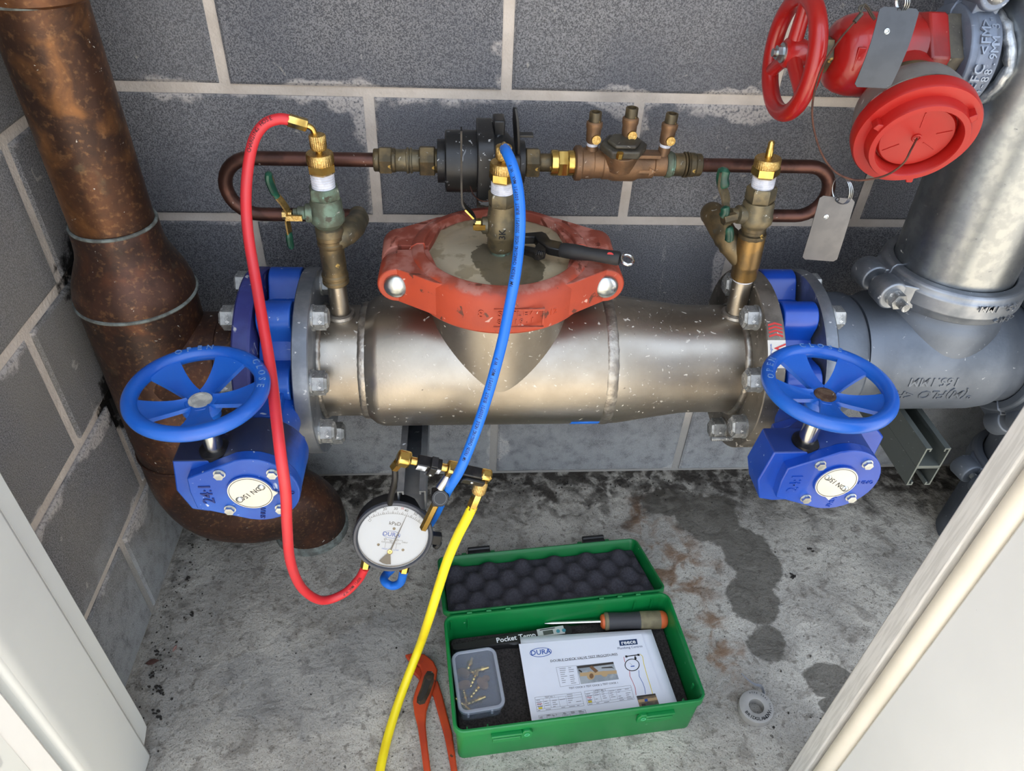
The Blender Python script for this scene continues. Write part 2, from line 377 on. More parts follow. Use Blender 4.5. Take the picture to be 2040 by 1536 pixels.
def clear(name, tint, alpha, rough):
    g = N(name); t = g.n('ShaderNodeBsdfTransparent'); t.inputs[0].default_value = (*tint, 1)
    mx = g.n('ShaderNodeMixShader'); mx.inputs[0].default_value = alpha
    g.b.inputs['Roughness'].default_value = rough; g.b.inputs['Base Color'].default_value = (.62, .66, .74, 1)
    g.l(t.outputs[0], mx.inputs[1]); g.l(g.b.outputs[0], mx.inputs[2]); g.l(mx.outputs[0], g.t.nodes['Material Output'].inputs[0]); return g.m
PLASTCLEAR = clear('frosted clear plastic', (.93, .95, .98), .10, .30)
PLASTRIM = clear('thick clear plastic rim', (.8, .84, .9), .42, .3)
def glassmat():
    g = N('gauge glass'); t = g.n('ShaderNodeBsdfTransparent'); gl = g.n('ShaderNodeBsdfGlossy'); gl.inputs['Roughness'].default_value = .02
    fr = g.n('ShaderNodeFresnel'); fr.inputs[0].default_value = 1.45; mx = g.n('ShaderNodeMixShader')
    g.l(fr.outputs[0], mx.inputs[0]); g.l(t.outputs[0], mx.inputs[1]); g.l(gl.outputs[0], mx.inputs[2]); g.l(mx.outputs[0], g.t.nodes['Material Output'].inputs[0]); return g.m
GLASS = glassmat()

# ---- masonry
def mortar_mat():
    g = N('pale mortar'); p = g.coord(True)
    c = g.mix(g.ramp(g.noise(14, 6, p), .35, .65), lin((206, 196, 186)), lin((188, 178, 168)))
    z_ = g.n('ShaderNodeSeparateXYZ'); g.l(p, z_.inputs[0])
    c = g.mix(g.ramp(g.math('ADD', z_.outputs[2], g.math('MULTIPLY', g.noise(12, 5, p), .12)), .30, .18), c, lin((150, 148, 144)))
    def spot(y, z, r):
        v = g.n('ShaderNodeVectorMath', operation='DISTANCE'); g.l(p, v.inputs[0]); v.inputs[1].default_value = (-.18, y, z)
        return g.math('SUBTRACT', 1.0, g.math('DIVIDE', v.outputs['Value'], r))
    mould = g.math('ADD', g.math('MAXIMUM', spot(-.140, .585, .075), spot(-.190, .385, .06)), g.math('MULTIPLY', g.math('SUBTRACT', g.noise(60, 8, p), .5), 1.6))
    c = g.mix(g.ramp(mould, .0, .4), c, lin((20, 18, 17)))
    return g.out(c, .95, 0, g.bump(g.noise(170, 6, p), .6, .003), spec=.15)
def block_mat(name, dust, side=False):
    """charcoal split-faced block, lime smears along its edges, lime bloom just above the slab"""
    g = N(name); p = g.coord(True); o = g.coord()
    info = g.n('ShaderNodeObjectInfo')
    fine = g.noise(560, 4, p); mid = g.noise(26, 7, p); big = g.noise(3.5, 4, p)
    base = g.mix(g.ramp(fine, .36, .64), lin((78, 79, 83)), lin((140, 140, 143)))
    base = g.mix(g.math('MULTIPLY', g.ramp(big, .38, .66), .5), base, lin(dust))
    base = g.mix(g.math('MULTIPLY', info.outputs['Random'], .16), base, lin((138, 137, 136)))
    sx = g.n('ShaderNodeSeparateXYZ'); g.l(o, sx.inputs[0])
    ax = g.math('ABSOLUTE', sx.outputs[1 if side else 0]); az = g.math('ABSOLUTE', sx.outputs[2])
    ex = g.math('SUBTRACT', .195, ax); ez = g.math('SUBTRACT', .095, sx.outputs[2]); eb = g.math('ADD', .095, sx.outputs[2])
    ed = g.math('MINIMUM', ex, g.math('MINIMUM', g.math('MULTIPLY', ez, .75), g.math('MULTIPLY', eb, 1.5)))
    w = g.math('MULTIPLY', g.ramp(g.noise(7, 3, p), .45, .75), .03)
    w = g.math('ADD', w, g.math('MULTIPLY', g.math('SUBTRACT', g.noise(60, 5, p, .4), .5), .022))
    smear = g.ramp(g.math('SUBTRACT', w, ed), -.003, .006)
    smear = g.math('MULTIPLY', smear, g.ramp(g.noise(260, 4, p), .28, .56))
    c = g.mix(g.math('MULTIPLY', smear, .85), base, lin((190, 184, 180)))
    spots = g.ramp(g.noise(34, 5, p, .8), .685, .72)
    c = g.mix(g.math('MULTIPLY', spots, .6), c, lin((176, 172, 164)))
    streak = g.ramp(g.noise(9, 6, p, .5, stretch=(6, 6, 1)), .66, .72)
    c = g.mix(g.math('MULTIPLY', streak, g.math('MULTIPLY', g.ramp(fine, .4, .6), .5)), c, lin((186, 182, 176)))
    sz = g.n('ShaderNodeSeparateXYZ'); g.l(p, sz.inputs[0])
    low = g.math('ADD', sz.outputs[2], g.math('MULTIPLY', g.math('SUBTRACT', g.noise(13, 7, p), .5), .42))
    bloom = g.math('MULTIPLY', g.math('SUBTRACT', 1.0, g.ramp(low, .05, .30)), g.ramp(g.noise(40, 8, p), .2, .6))
    c = g.mix(g.math('MULTIPLY', bloom, .68), c, lin((160, 164, 166)))
    if side:                                                    # black mould where the pipe sweats against the wall
        def spot(y, z, ry, rz):
            a = g.math('DIVIDE', g.math('SUBTRACT', sz.outputs[1], y), ry); b = g.math('DIVIDE', g.math('SUBTRACT', sz.outputs[2], z), rz)
            return g.math('SUBTRACT', 1.0, g.math('SQRT', g.math('ADD', g.math('MULTIPLY', a, a), g.math('MULTIPLY', b, b))))
        mould = g.math('ADD', g.math('MAXIMUM', spot(-.140, .585, .065, .075), spot(-.190, .385, .045, .065)), g.math('MULTIPLY', g.math('SUBTRACT', g.noise(60, 8, p), .5), 1.6))
        c = g.mix(g.math('MULTIPLY', g.ramp(mould, .0, .4), g.math('LESS_THAN', sz.outputs[0], .5)), c, lin((20, 18, 17)))
    nb = g.bump(fine, .55, .003, g.bump(mid, .25, .006))
    return g.out(c, .92, 0, nb, spec=.25)
MORTAR = mortar_mat(); BLK = block_mat('charcoal concrete block', (84, 87, 97)); BLKL = block_mat('dusty charcoal block', (128, 123, 113), True)

_BM = {}
def block_mesh(L, side):
    """190 mm high block with a chamfered face; face towards -y, or towards +x on a side wall"""
    k = (round(L, 3), side)
    if k not in _BM:
        c = .004; h = .0925; l = L/2
        o = [(-l, -h), (l, -h), (l, h), (-l, h)]; i = [(-l+c, -h+c), (l-c, -h+c), (l-c, h-c), (-l+c, h-c)]
        vs = [(x, .09, z) for x, z in o] + [(x, .0025, z) for x, z in o] + [(x, 0, z) for x, z in i]
        fs = [(0, 1, 2, 3)] + [(a+j+4, a+(j+1) % 4+4, a+(j+1) % 4, a+j) for a in (0, 4) for j in range(4)] + [(8, 11, 10, 9)][::-1]
        fs = [tuple(reversed(f)) for f in fs]
        if side == 'l': vs = [(-y, x, z) for x, y, z in vs]
        elif side == 'r': vs = [(y, -x, z) for x, y, z in vs]
        me = bpy.data.meshes.new('block'); me.from_pydata(vs, [], fs); me.update()
        bm_ = bmesh.new(); bm_.from_mesh(me); bmesh.ops.recalc_face_normals(bm_, faces=bm_.faces); bm_.to_mesh(me); bm_.free()
        me.materials.append(BLK if side == 'b' else BLKL); _BM[k] = me
    return _BM[k]
def lay(parent, side, lo, hi, fixed, phase, courses):
    for i in range(courses):
        j = phase[i % len(phase)]; e = lo
        k = math.ceil((lo-j)/.4-1e-6); edges = [lo-.005] + [j+.4*q for q in range(k, k+20) if lo+.03 < j+.4*q < hi-.03] + [hi+.005]
        for a, b in zip(edges, edges[1:]):
            L = b-a-.016; o = bpy.data.objects.new('block', block_mesh(L, side)); COL.objects.link(o); o.parent = parent
            m = (a+b)/2; w = Vector((m, fixed, .1+.2*i)) if side == 'b' else Vector((fixed, m, .1+.2*i))
            dz = random.uniform(-.0012, .0012)
            o.location = w - ORG[parent.name] + (Vector((0, dz, 0)) if side == 'b' else Vector((dz, 0, 0)))
HW = 1.95
struct('ceiling', M().box((.67, -.25, 1.99), (2.12, .72, .08)), flat('painted soffit', (170, 168, 162), .8), smooth=0)
wb = struct('wall_back', M().box((.73, .056, HW/2), (2.0, .104, HW)), MORTAR, smooth=0)
lay(wb, 'b', -.178, 1.52, 0, (.0308, .2308), 9)
wl_ = struct('wall_left', M().box((-.234, -.2825, HW/2), (.104, .573, HW)), MORTAR, smooth=0)
lay(wl_, 'l', -.568, -.001, -.178, (-.318, -.206, -.312, -.202), 9)
wr = struct('wall_right_added', M().box((1.576, -.2825, HW/2), (.104, .573, HW)), MORTAR, smooth=0)  # unseen wall, added to darken the right side
lay(wr, 'r', -.568, -.001, 1.52, (-.318, -.206), 9)

# ---- slab
def floor_mat():
    g = N('stained concrete slab'); p = g.coord(True)
    sx = g.n('ShaderNodeSeparateXYZ'); g.l(p, sx.inputs[0]); X, Y = sx.outputs[0], sx.outputs[1]
    n1 = g.noise(5, 7, p); n2 = g.noise(24, 8, p, .5); n3 = g.noise(130, 5, p); n4 = g.noise(420, 3, p)
    c = g.mix(g.ramp(n1, .35, .65), lin((150, 146, 138)), lin((184, 179, 168)))
    c = g.mix(g.math('MULTIPLY', g.ramp(n2, .52, .66), .6), c, lin((112, 106, 98)))
    c = g.mix(g.math('MULTIPLY', g.ramp(n3, .5, .7), .35), c, lin((176, 174, 168)))
    c = g.mix(g.math('MULTIPLY', g.ramp(n4, .52, .68), .6), c, lin((84, 79, 72)))
    c = g.mix(g.math('MULTIPLY', g.ramp(g.noise(70, 8, p, .4), .56, .66), .6), c, lin((96, 90, 82)))
    c = g.mix(g.math('MULTIPLY', g.ramp(g.noise(220, 4, p), .62, .68), .8), c, lin((60, 54, 48)))
    def blob(x, y, rx, ry):
        a = g.math('DIVIDE', g.math('SUBTRACT', X, x), rx); b = g.math('DIVIDE', g.math('SUBTRACT', Y, y), ry)
        return g.math('SUBTRACT', 1.0, g.math('SQRT', g.math('ADD', g.math('MULTIPLY', a, a), g.math('MULTIPLY', b, b))))
    def union(bl):
        r = blob(*bl[0])
        for q in bl[1:]: r = g.math('MAXIMUM', r, blob(*q))
        return r
    edge = g.math('MULTIPLY', g.math('SUBTRACT', g.noise(16, 8, p, .6), .5), 1.5)
    # rust bloom right of the case
    rust = g.ramp(g.math('ADD', union([(.78, -.26, .12, .16), (.74, -.12, .07, .12), (.80, -.42, .08, .14)]), edge), .1, .8)
    c = g.mix(g.math('MULTIPLY', rust, g.math('MULTIPLY', g.ramp(n2, .42, .6), .75)), c, lin((116, 84, 56)))
    # grime swept into the back corner
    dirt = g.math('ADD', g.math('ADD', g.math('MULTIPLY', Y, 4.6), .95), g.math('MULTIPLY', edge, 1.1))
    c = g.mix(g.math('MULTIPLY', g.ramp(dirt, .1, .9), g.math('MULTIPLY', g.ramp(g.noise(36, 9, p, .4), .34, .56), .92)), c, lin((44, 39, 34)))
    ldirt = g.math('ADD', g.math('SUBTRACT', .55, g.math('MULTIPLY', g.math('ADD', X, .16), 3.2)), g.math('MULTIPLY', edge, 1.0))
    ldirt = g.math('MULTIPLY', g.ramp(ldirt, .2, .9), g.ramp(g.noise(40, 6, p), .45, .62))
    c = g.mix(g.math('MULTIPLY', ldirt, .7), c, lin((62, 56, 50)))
    # damp patches
    wet = g.ramp(g.math('ADD', union([(.87, -.13, .10, .10), (.93, -.23, .075, .11), (.90, -.33, .07, .07), (.90, -.42, .055, .05), (.985, -.49, .06, .045), (.97, -.535, .03, .02), (.80, -.09, .08, .05)]), g.math('MULTIPLY', edge, .55)), .26, .36)
    c = g.mix(g.math('MULTIPLY', wet, .78), c, lin((74, 70, 63)))
    # trodden smooth patch left of the case
    pale = g.ramp(g.math('ADD', union([(.10, -.46, .22, .12), (.23, -.40, .10, .10)]), g.math('MULTIPLY', edge, .8)), .25, .5)
    c = g.mix(g.math('MULTIPLY', pale, .35), c, lin((112, 113, 114)))
    spots = g.ramp(g.noise(58, 4, p, .3), .70, .73); c = g.mix(g.math('MULTIPLY', spots, .8), c, lin((48, 44, 40)))
    # sun-warmed paving in front of the doors
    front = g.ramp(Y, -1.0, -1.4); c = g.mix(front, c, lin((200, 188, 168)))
    rough = g.math('SUBTRACT', .93, g.math('MULTIPLY', wet, .38))
    nb = g.bump(n3, .55, .004, g.bump(n2, .6, .012, g.bump(n1, .3, .02)))
    return g.out(c, rough, 0, nb, spec=.25)
FLOORM = floor_mat()
struct('floor', M().box((.7, -2.45, -.05), (5.0, 5.3, .1)), FLOORM, smooth=0)

# ---- door frame and leaves
t = thing('door_frame', 'white steel door jamb standing beside the left block wall', 'door frame', (-.14, -.62, .0))
part('jamb', M().box((-.1445, -.62, 1.05), (.075, .108, 2.1)), WHITEP, t, bevel=.007, seg=3)
part('door_stop', M().prism([(-.566, .028), (-.543, .040), (-.541, .07), (-.541, 2.1), (-.566, 2.1)], (-.150, 0, 0), (0, 1, 0), (0, 0, 1), (.039, 0, 0)), WHITEP, t, bevel=.0015)
t = thing('door_leaf', 'open white steel door leaf at the lower left with a screwed hinge plate', 'door', (-.125, -.98, .02))
part('panel', M().box((-.128, -.985, 1.05), (.036, .6, 2.06)), WHITED, t, bevel=.004)
hp = part('hinge_plate', M().box((-.1092, -.752, .352), (.0016, .07, .10)), WHITEP, t, bevel=.0005)
for y_, z_ in ((-.735, .385), (-.752, .362), (-.765, .335)):
    s_ = part('screw', M().lathe((-.1085, y_, z_), (1, 0, 0), [(0, .0052), (.0012, .0050), (.0022, .0034), (.0022, .0)], 16), BOLT, hp)
t = thing('door_frame', 'pale brushed door jamb with a rounded cream edge at the lower right', 'door frame', (.88, -.66, .0))
part('jamb', M().box((.894, -.6505, 1.05), (.082, .027, 2.1)), BRUSH, t, bevel=.002)
part('edge_trim', M().lathe((.868, -.679, 0), (0, 0, 1), [(0, .0145), (2.1, .0145)], 24), CREAM, t)
t = thing('door_leaf', 'wide white door leaf standing open along the right edge', 'door', (.878, -1.0, .02))
part('panel', M().box((.876, -1.0, 1.06), (.034, .61, 2.06)), WHITED, t, bevel=.003)

# ================================================================== plumbing
AY, AZ = -.2, .467                                # axis of the main line, along x
V = Vector
XA, YA, ZA = V((1, 0, 0)), V((0, 1, 0)), V((0, 0, 1))
def onax(x, r, a):                                # a = degrees from the top towards the viewer
    return V((x, AY - r*sin(radians(a)), AZ + r*cos(radians(a))))

# ---- copper riser on the left
t = thing('copper_riser', 'tall weathered copper pipe rising in the left corner and bending into the floor', 'pipe', (.067, -.135, 0))
cx, cy = -.086, -.199
part('riser_pipe', M().cyl((cx-.012, cy, 1.9), (cx, cy, .66), .0505, n=48), COPPER, t)
part('socket', M().lathe((cx, cy, 0), ZA, [(.955, .0522), (.958, .0555), (1.05, .0555), (1.055, .0515)], 48), COPPER, t)
part('solder_ring', M().torus((cx-.004, cy, .957), ZA, .0530, .0022, 56, 8), VERD, t)
part('reducer', M().lathe((cx, cy, 0), ZA, [(.585, .0780), (.598, .0780), (.610, .0755), (.624, .0705), (.638, .0645), (.650, .0590), (.662, .0558), (.675, .0545), (.690, .0540), (.694, .0525)], 56), COPPERD, t)
part('solder_ring', M().torus((cx, cy, .694), ZA, .0520, .0024, 56, 8), VERD, t)
part('solder_ring', M().torus((cx, cy, .587), ZA, .0780, .0026, 64, 8), VERD, t)
m = M().lathe((cx, cy, 0), ZA, [(.588, .0765), (.34, .0765)], 56)
m.lathe((cx, AY, AZ), XA, [(0, .074), (.10, .074), (.103, .078), (.142, .078)], 48)
part('tee', m, COPPERD, t)
pp = catmull([(cx, cy, .36), (cx, cy, .29), (cx, cy, .22), (-.068, -.190, .155), (-.022, -.172, .115), (.030, -.150, .095), (.060, -.138, .055), (.067, -.135, .02), (.067, -.135, .0)], 7)
part('bend', M().tube(pp, [.0765-.0105*i/(len(pp)-1) for i in range(len(pp))], 48), COPPERD, t)
part('solder_ring', M().torus((cx, cy, .30), ZA, .0762, .0018, 56, 8), COPPERD, t)
part('base_ring', M().lathe((.067, -.135, 0), ZA, [(0, .071), (.012, .071), (.018, .067)], 48), VERD, t)

def hexbolt(name, parent, x, a, s, mt=BOLT, af=.030, h=.019, wash=True):
    p = onax(x, .1175, a); d = XA*s
    m = M()
    if wash: m.cyl(p, p+d*.003, .0185, n=20)
    m.hexa(p+d*.003, p+d*(.003+h*.82), af, up=V((0, cos(a), sin(a)))); m.lathe(p+d*(.003+h*.82), d, [(0, af*.5), (h*.18, af*.42)], 6, V((0, cos(a), sin(a))))
    return part(name, m, mt, parent)

# flange welded to the copper branch
fl = thing('backing_flange', 'scuffed purple blue pipe flange between the copper tee and the left valve', 'flange', (.071, AY, AZ-.14))
part('flange_plate', M().lathe((.0585, AY, AZ), XA, [(0, .137), (.003, .140), (.0215, .140), (.0245, .137)], 72), PURP, fl)
for a in (-22.5, 22.5, 67.5, 112.5, 157.5): hexbolt('hex_bolt', fl, .0583, a, -1)
fl2 = thing('backing_flange', 'grey galvanised pipe flange on the right side of the right valve', 'flange', (.882, AY, AZ-.14))
part('flange_plate', M().lathe((.8725, AY, AZ), XA, [(0, .138), (.003, .140), (.016, .140), (.019, .137)], 72), GAL, fl2)
for a in (-22.5, 22.5, 67.5, 112.5, 157.5): hexbolt('hex_nut', fl2, .892, a, 1)

# ---- the two gear operated butterfly valves
def handwheel(t, c, R, tr, spokes, mtl, letters, hubm, axis=ZA):
    m = M().torus(c, axis, R-tr, tr, 72, 14)
    w = part('handwheel', m, mtl, t)
    hub = V(c) - V((0, 0, .020))
    m = M().lathe(hub, ZA, [(-.018, .0185), (-.010, .0195), (-.006, .0225), (.002, .0215), (.006, .017)], 28)
    part('hub', m, mtl, w)
    part('hub_cap', M().lathe(hub+ZA*.006, ZA, [(0, .0135), (.0012, .0130), (.0016, .0095), (.0008, .009), (.0008, 0)], 24), hubm, w)
    for a in spokes:
        a = radians(a); d = V((cos(a), sin(a), 0)); sd = V((-sin(a), cos(a), 0)); vs = []; n = 9
        for i in range(n):
            q = i/(n-1); r = .012 + (R-2*tr+.003-.012)*q; h = -.018 + .018*(q**1.5)
            ww = .0092 + .0125*q**1.8; cup = .004*(1-q)
            ctr = V(c) + d*r + ZA*h
            for k, zz in ((-1, cup), (-.55, 0), (.55, 0), (1, cup)): vs.append(ctr + sd*(ww*k) + ZA*(zz+.0028))
            for k, zz in ((1, cup), (.55, 0), (-.55, 0), (-1, cup)): vs.append(ctr + sd*(ww*k) + ZA*(zz-.0028))
        fs = [(i*8+k, i*8+(k+1) % 8, i*8+8+(k+1) % 8, i*8+8+k) for i in range(n-1) for k in range(8)] + [tuple(range(7, -1, -1)), tuple((n-1)*8+k for k in range(8))]
        part('spoke', M().add(vs, [tuple(reversed(f)) for f in fs]), mtl, w, smooth=50)
    m = M()
    for word, a0 in letters:
        n = len(word)
        for i, ch in enumerate(word):
            a = radians(a0 - (i-(n-1)/2)*9.5)
            e = V((cos(a), sin(a), 0)); tg = V((sin(a), -cos(a), 0)); text(m, ch, V(c)+e*(R-tr)+ZA*(tr*.96), tg, e, .0078, .0005, .02)
    part('raised_lettering', m, RIMTXT, w, smooth=0)

def gear_valve(label, x0, x1, cx, off, point, wheel_sp, letters, gear, wheelm, hubm, plx):
    t = thing('butterfly_valve', label, 'valve', (cx, AY-.2, AZ-.15))
    mx = (x0+x1)/2; cz = .472
    m = M().lathe((x0, AY, AZ), XA, [(0, .094), (.002, .101), (.012, .103), (x1-x0-.012, .103), (x1-x0-.002, .101), (x1-x0, .094)], 64)
    part('valve_body', m, gear, t)
    part('liner', M().lathe((x0-.0012, AY, AZ), XA, [(0, .088), (x1-x0+.0024, .088)], 48), BLACK, t)
    for a in (-22.5, 22.5, 67.5, 112.5, 157.5, 202.5, 247.5, 292.5):
        m = M(); c0 = onax(x0+.003, .1175, a); c1 = onax(x1-.003, .1175, a)
        d = (onax(0, .1, a)-onax(0, 0, a)).normalized(); tg = XA.cross(d)
        pts = [(cos(radians(q))*.0235, sin(radians(q))*.0235) for q in range(-90, 91, 15)] + [(-.034, .030), (-.034, -.030)]
        m.prism(pts, c0, d, tg, c1-c0)
        part('bolt_lug', m, gear, t, bevel=.002)
    # stem neck towards the viewer
    m = M().lathe((mx, AY-.090, AZ+.003), -YA, [(0, .046), (.03, .034), (.075, .031), (.105, .034), (.11, .046), (.118, .046)], 32)
    m.box((mx, AY-.13, AZ+.003), (.03, .10, .09))
    part('neck', m, gear, t, bevel=.002)
    # mounting plate at the back of the gearbox
    pts = [(-.060, -.042), (-.035, -.058), (.030, -.058), (plx, -.030), (plx, .006), (plx-.025, .030), (-.030, .034), (-.060, .02)]
    part('mounting_plate', M().prism(pts, (cx, -.378, cz), XA, ZA, (0, -.016, 0)), gear, t, bevel=.002)
    # drum and worm housing
    m = M().lathe((cx+.004, -.392, cz), -YA, [(0, .054), (.060, .054), (.064, .052)], 48)
    m.prism([(-.096, -.012), (-.085, -.047), (-.066, -.052), (.0, -.05), (.0, .05), (-.030, .040), (-.088, .040)], (cx, -.408, cz), XA, ZA, (0, -.046, 0))
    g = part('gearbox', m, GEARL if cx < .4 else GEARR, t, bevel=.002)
    # cover with a straight left edge and a round right end
    L = [(-.071, .024), (-.073, 0), (-.071, -.030)] + [(.004+.0545*cos(radians(a)), .0545*sin(radians(a))) for a in range(-105, 106, 10)]
    cov = part('cover_plate', M().prism(L, (cx, -.452, cz), XA, ZA, (0, -.016, 0)), gear, t, bevel=.0015)
    m = M(); text(m, '24:1', (cx-.053, -.4682, cz-.003), ZA, -XA, .0145, .0008, .012)
    text(m, 'SHUT', (cx+.008, -.4682, cz-.0395), (.2, 0, 1), (-1, 0, .2), .0062, .0008, .01); text(m, 'OPEN', (cx+.0420, -.4682, cz-.003), -XA, -ZA, .0056, .0008, .01)
    part('raised_lettering', m, CASTL if cx < .4 else gear, cov, smooth=0)
    for q, s in ((-.031, .032), (.031, .032), (-.031, -.031), (.031, -.031)):
        p = V((cx+q, -.468, cz+s)); part('cover_bolt', M().cyl(p, p-YA*.0016, .0072, n=18).hexa(p-YA*.0016, p-YA*.0062, .0105), ZINC, cov)
    # position plate with its pointer
    pr = radians(point); rr = .0272
    pts = [(cos(radians(a))*rr, sin(radians(a))*rr) for a in range(int(point)+10, int(point)+351, 8)] + [(cos(pr)*(rr+.0055), sin(pr)*(rr+.0055))]
    part('plate_seat', M().cyl((cx, -.468, cz), (cx, -.4705, cz), .0285, n=40), gear, cov)
    pl = part('indicator_plate', M().prism(pts, (cx, -.4705, cz), XA, ZA, (0, -.0012, 0)), PLATEW, t, label='cream position plate with a pointer')
    part('border', M().ring((cx, -.4718, cz), -YA, [(0, .0250), (0, .0256), (.0002, .0256), (.0002, .0250)], 48), INK, pl, smooth=0)
    sa = radians(36 if point == 0 else -36)
    for s in (-1, 1):
        p = V((cx+s*cos(sa)*.0185, -.4717, cz+s*sin(sa)*.0185)); part('screw', M().dome(p, -YA, .0048, .0028, 16, 4), ZINC, pl)
    ta = radians(180+ (36 if point == 0 else -36)); ex = V((cos(ta), 0, sin(ta)))
    m = M(); text(m, 'DN 150', (cx, -.4719, cz), ex, V((-sin(ta), 0, cos(ta))), .0072, 0, .008); part('plate_lettering', m, INK, pl, smooth=0)
    # worm shaft and wheel
    sx = cx+off; sy = -.436
    part('shaft_collar', M().lathe((sx, sy, .5085), ZA, [(0, .0185), (.007, .0180), (.009, .0125)], 28), BLACKM, t)
    part('shaft', M().cyl((sx, sy, .511), (sx, sy, .585), .0112, n=24), CHROME, t, label='bare steel shaft')
    handwheel(t, (sx, sy, .606), .0805, .0088, wheel_sp, wheelm, letters, hubm)
    return t
gear_valve('blue gear valve by the copper pipe with a dusty wheel, red hose hanging over it', .0845, .1360, .104, -.042, 0, (68, 140, 212, 284, 356), (('OPEN', 106), ('CLOSE', 18)), BLUEW, BLUEH, mat('pale worn hub', (190, 188, 178), .7, 0, (150, 150, 146), 60, .4, .6), .052)
gear_valve('blue gear valve on the right, beside the grey galvanised flange, with a clean wheel', .8145, .8710, .8455, -.040, -90, (40, 112, 184, 256, 328), (('OPEN', 158), ('CLOSE', 78)), BLUE, BLUEH, mat('rusty hub', (104, 84, 66), .6, .3, (78, 56, 42), 80, .4, .6, [((170, 160, 140), 160, .66)]), .098)

# ---- stainless check valve body
t = thing('check_valve', 'large brushed stainless steel check valve body lying across the middle', 'valve', (.42, AY, AZ-.1))
part('body', M().lathe((0, AY, AZ), XA, [(.222, .086), (.228, .090), (.236, .0965), (.246, .1), (.573, .1)], 96), STAIN, t)
part('neck', M().cyl((.417, AY, AZ), (.417, AY, .603), .0985, n=96), STAIN, t)
m = M().torus((.417, AY, .588), ZA, .0985, .0009, 96, 6); m.lathe((.417, AY, .596), ZA, [(0, .0985), (.001, .1), (.008, .1)], 96)
part('groove', m, STAIN2, t)
m = M().lathe((0, AY, AZ), XA, [(.157, .0842), (.222, .0842)], 80); part('inlet', m, STAIN, t)
m = M().lathe((0, AY, AZ), XA, [(.585, .1), (.60, .0995), (.66, .0905), (.70, .0852), (.715, .0842), (.787, .0842)], 96); part('outlet', m, STAIN, t)
def weld(x, r, w, h, n=120, seed=3):
    rnd = random.Random(seed); vs = []; fs = []; k = 7
    for i in range(n):
        a = 2*pi*i/n; j = rnd.uniform(-.0005, .0005); hh = h*rnd.uniform(.88, 1.05)
        for q in range(k):
            b = -pi/2+pi*q/(k-1); vs.append(V((x+j+w*sin(b), AY-(r+hh*cos(b))*sin(a), AZ+(r+hh*cos(b))*cos(a))))
    for i in range(n):
        for q in range(k-1): fs.append((i*k+q, i*k+q+1, ((i+1) % n)*k+q+1, ((i+1) % n)*k+q))
    return M().add(vs, fs)
part('weld_bead', weld(.2235, .0862, .0075, .0028), WELD, t, smooth=60)
part('weld_bead', weld(.579, .0995, .0085, .0022, seed=5), WELD, t, smooth=60)
part('weld_bead', weld(.160, .0838, .005, .004, seed=6), WELD, t, smooth=60)
part('weld_bead', weld(.783, .0838, .006, .005, seed=8), WELD, t, smooth=60)
part('flange', M().lathe((.1368, AY, AZ), XA, [(0, .1385), (.0015, .140), (.0205, .140), (.022, .1385)], 96), GAL, t, label='grey flange at the left end')
rf = part('flange', M().lathe((.7860, AY, AZ), XA, [(0, .1385), (.0015, .140), (.026, .140), (.0275, .1385)], 96), STAIN2, t, label='dusty brown flange at the right end')
# printed marks on its rim
m = M(); mr = M()
def rimtext(m, s, a, x, size, col=None):
    n = onax(0, 1, a)-onax(0, 0, a); up = -(onax(0, 1, a+1)-onax(0, 1, a)).normalized()
    text(m, s, onax(x, .1403, a), up, XA, size, 0, .006)
rimtext(mr, 'W', 49, .8030, .017); rimtext(m, 'Waterflow', 49, .7915, .0038)
for i in range(4):
    a = 33+2.2*i; pts = []
    p = onax(.7995, .1403, a); up = -(onax(0, 1, a+1)-onax(0, 1, a)).normalized()
    mr.prism([(-.0100, -.002), (-.0100, .001), (0, .004), (.0100, .001), (.0100, -.002), (0, .001)], p, XA, up, (onax(0, 1, a)-onax(0, 0, a))*.0002)
ml = M()
for i in range(8):
    a = 42+i*2.0; b = a+2.0; ml.add([onax(.7868, .1401, a), onax(.8126, .1401, a), onax(.8126, .1401, b), onax(.7868, .1401, b)], [(0, 1, 2, 3)])
part('label_patch', ml, flat('pale label', (206, 204, 198), .5), rf)
part('printed_mark', mr, INKR, rf, smooth=0); part('printed_lettering', m, INKB, rf, smooth=0)
for a in (-22.5, 22.5, 67.5, 112.5, 157.5, 202.5): hexbolt('hex_bolt', t, .1588, a, 1)
for a in (-22.5, 22.5, 67.5, 112.5, 157.5, 202.5): hexbolt('hex_bolt', t, .7860, a, -1)
m = M().cyl((.786, -.286, .345+.03), (.752, -.286, .375), .0035, n=12)
for i in range(11): m.cyl((.784-i*.003, -.286, .375), (.7825-i*.003, -.286, .375), .0041, n=12)
part('stud', m, BOLT, t)
part('test_stub', M().cyl((.189, AY, .545), (.189, AY, .618), .0132, n=28), STAIN, t)
part('test_stub', M().cyl((.774, AY, .545), (.770, AY, .618), .0145, n=28), STAIN, t)
for x_ in (.189, .774): part('weld_bead', M().torus((x_, AY, .5515), ZA, .0165, .005, 30, 8), WELD, t)
# a strip of blue masking tape left on the belly
vs = []
m = M()
for i in range(9):
    a = 124+i*1.7; k = .026-.002*(i % 2)
    vs += [onax(.528+.0012*(i % 3), .1006+.0009*(i == 0), a), onax(.578-.001*(i % 2), .1006, a)]
m.add(vs, [(2*i, 2*i+1, 2*i+3, 2*i+2) for i in range(8)])
o = solo('masking_tape', m, RUBBLUE, 'blue masking tape strip stuck under the stainless valve body', 'tape')
sm = o.modifiers.new('thickness', 'SOLIDIFY'); sm.thickness = .0012; sm.offset = 1

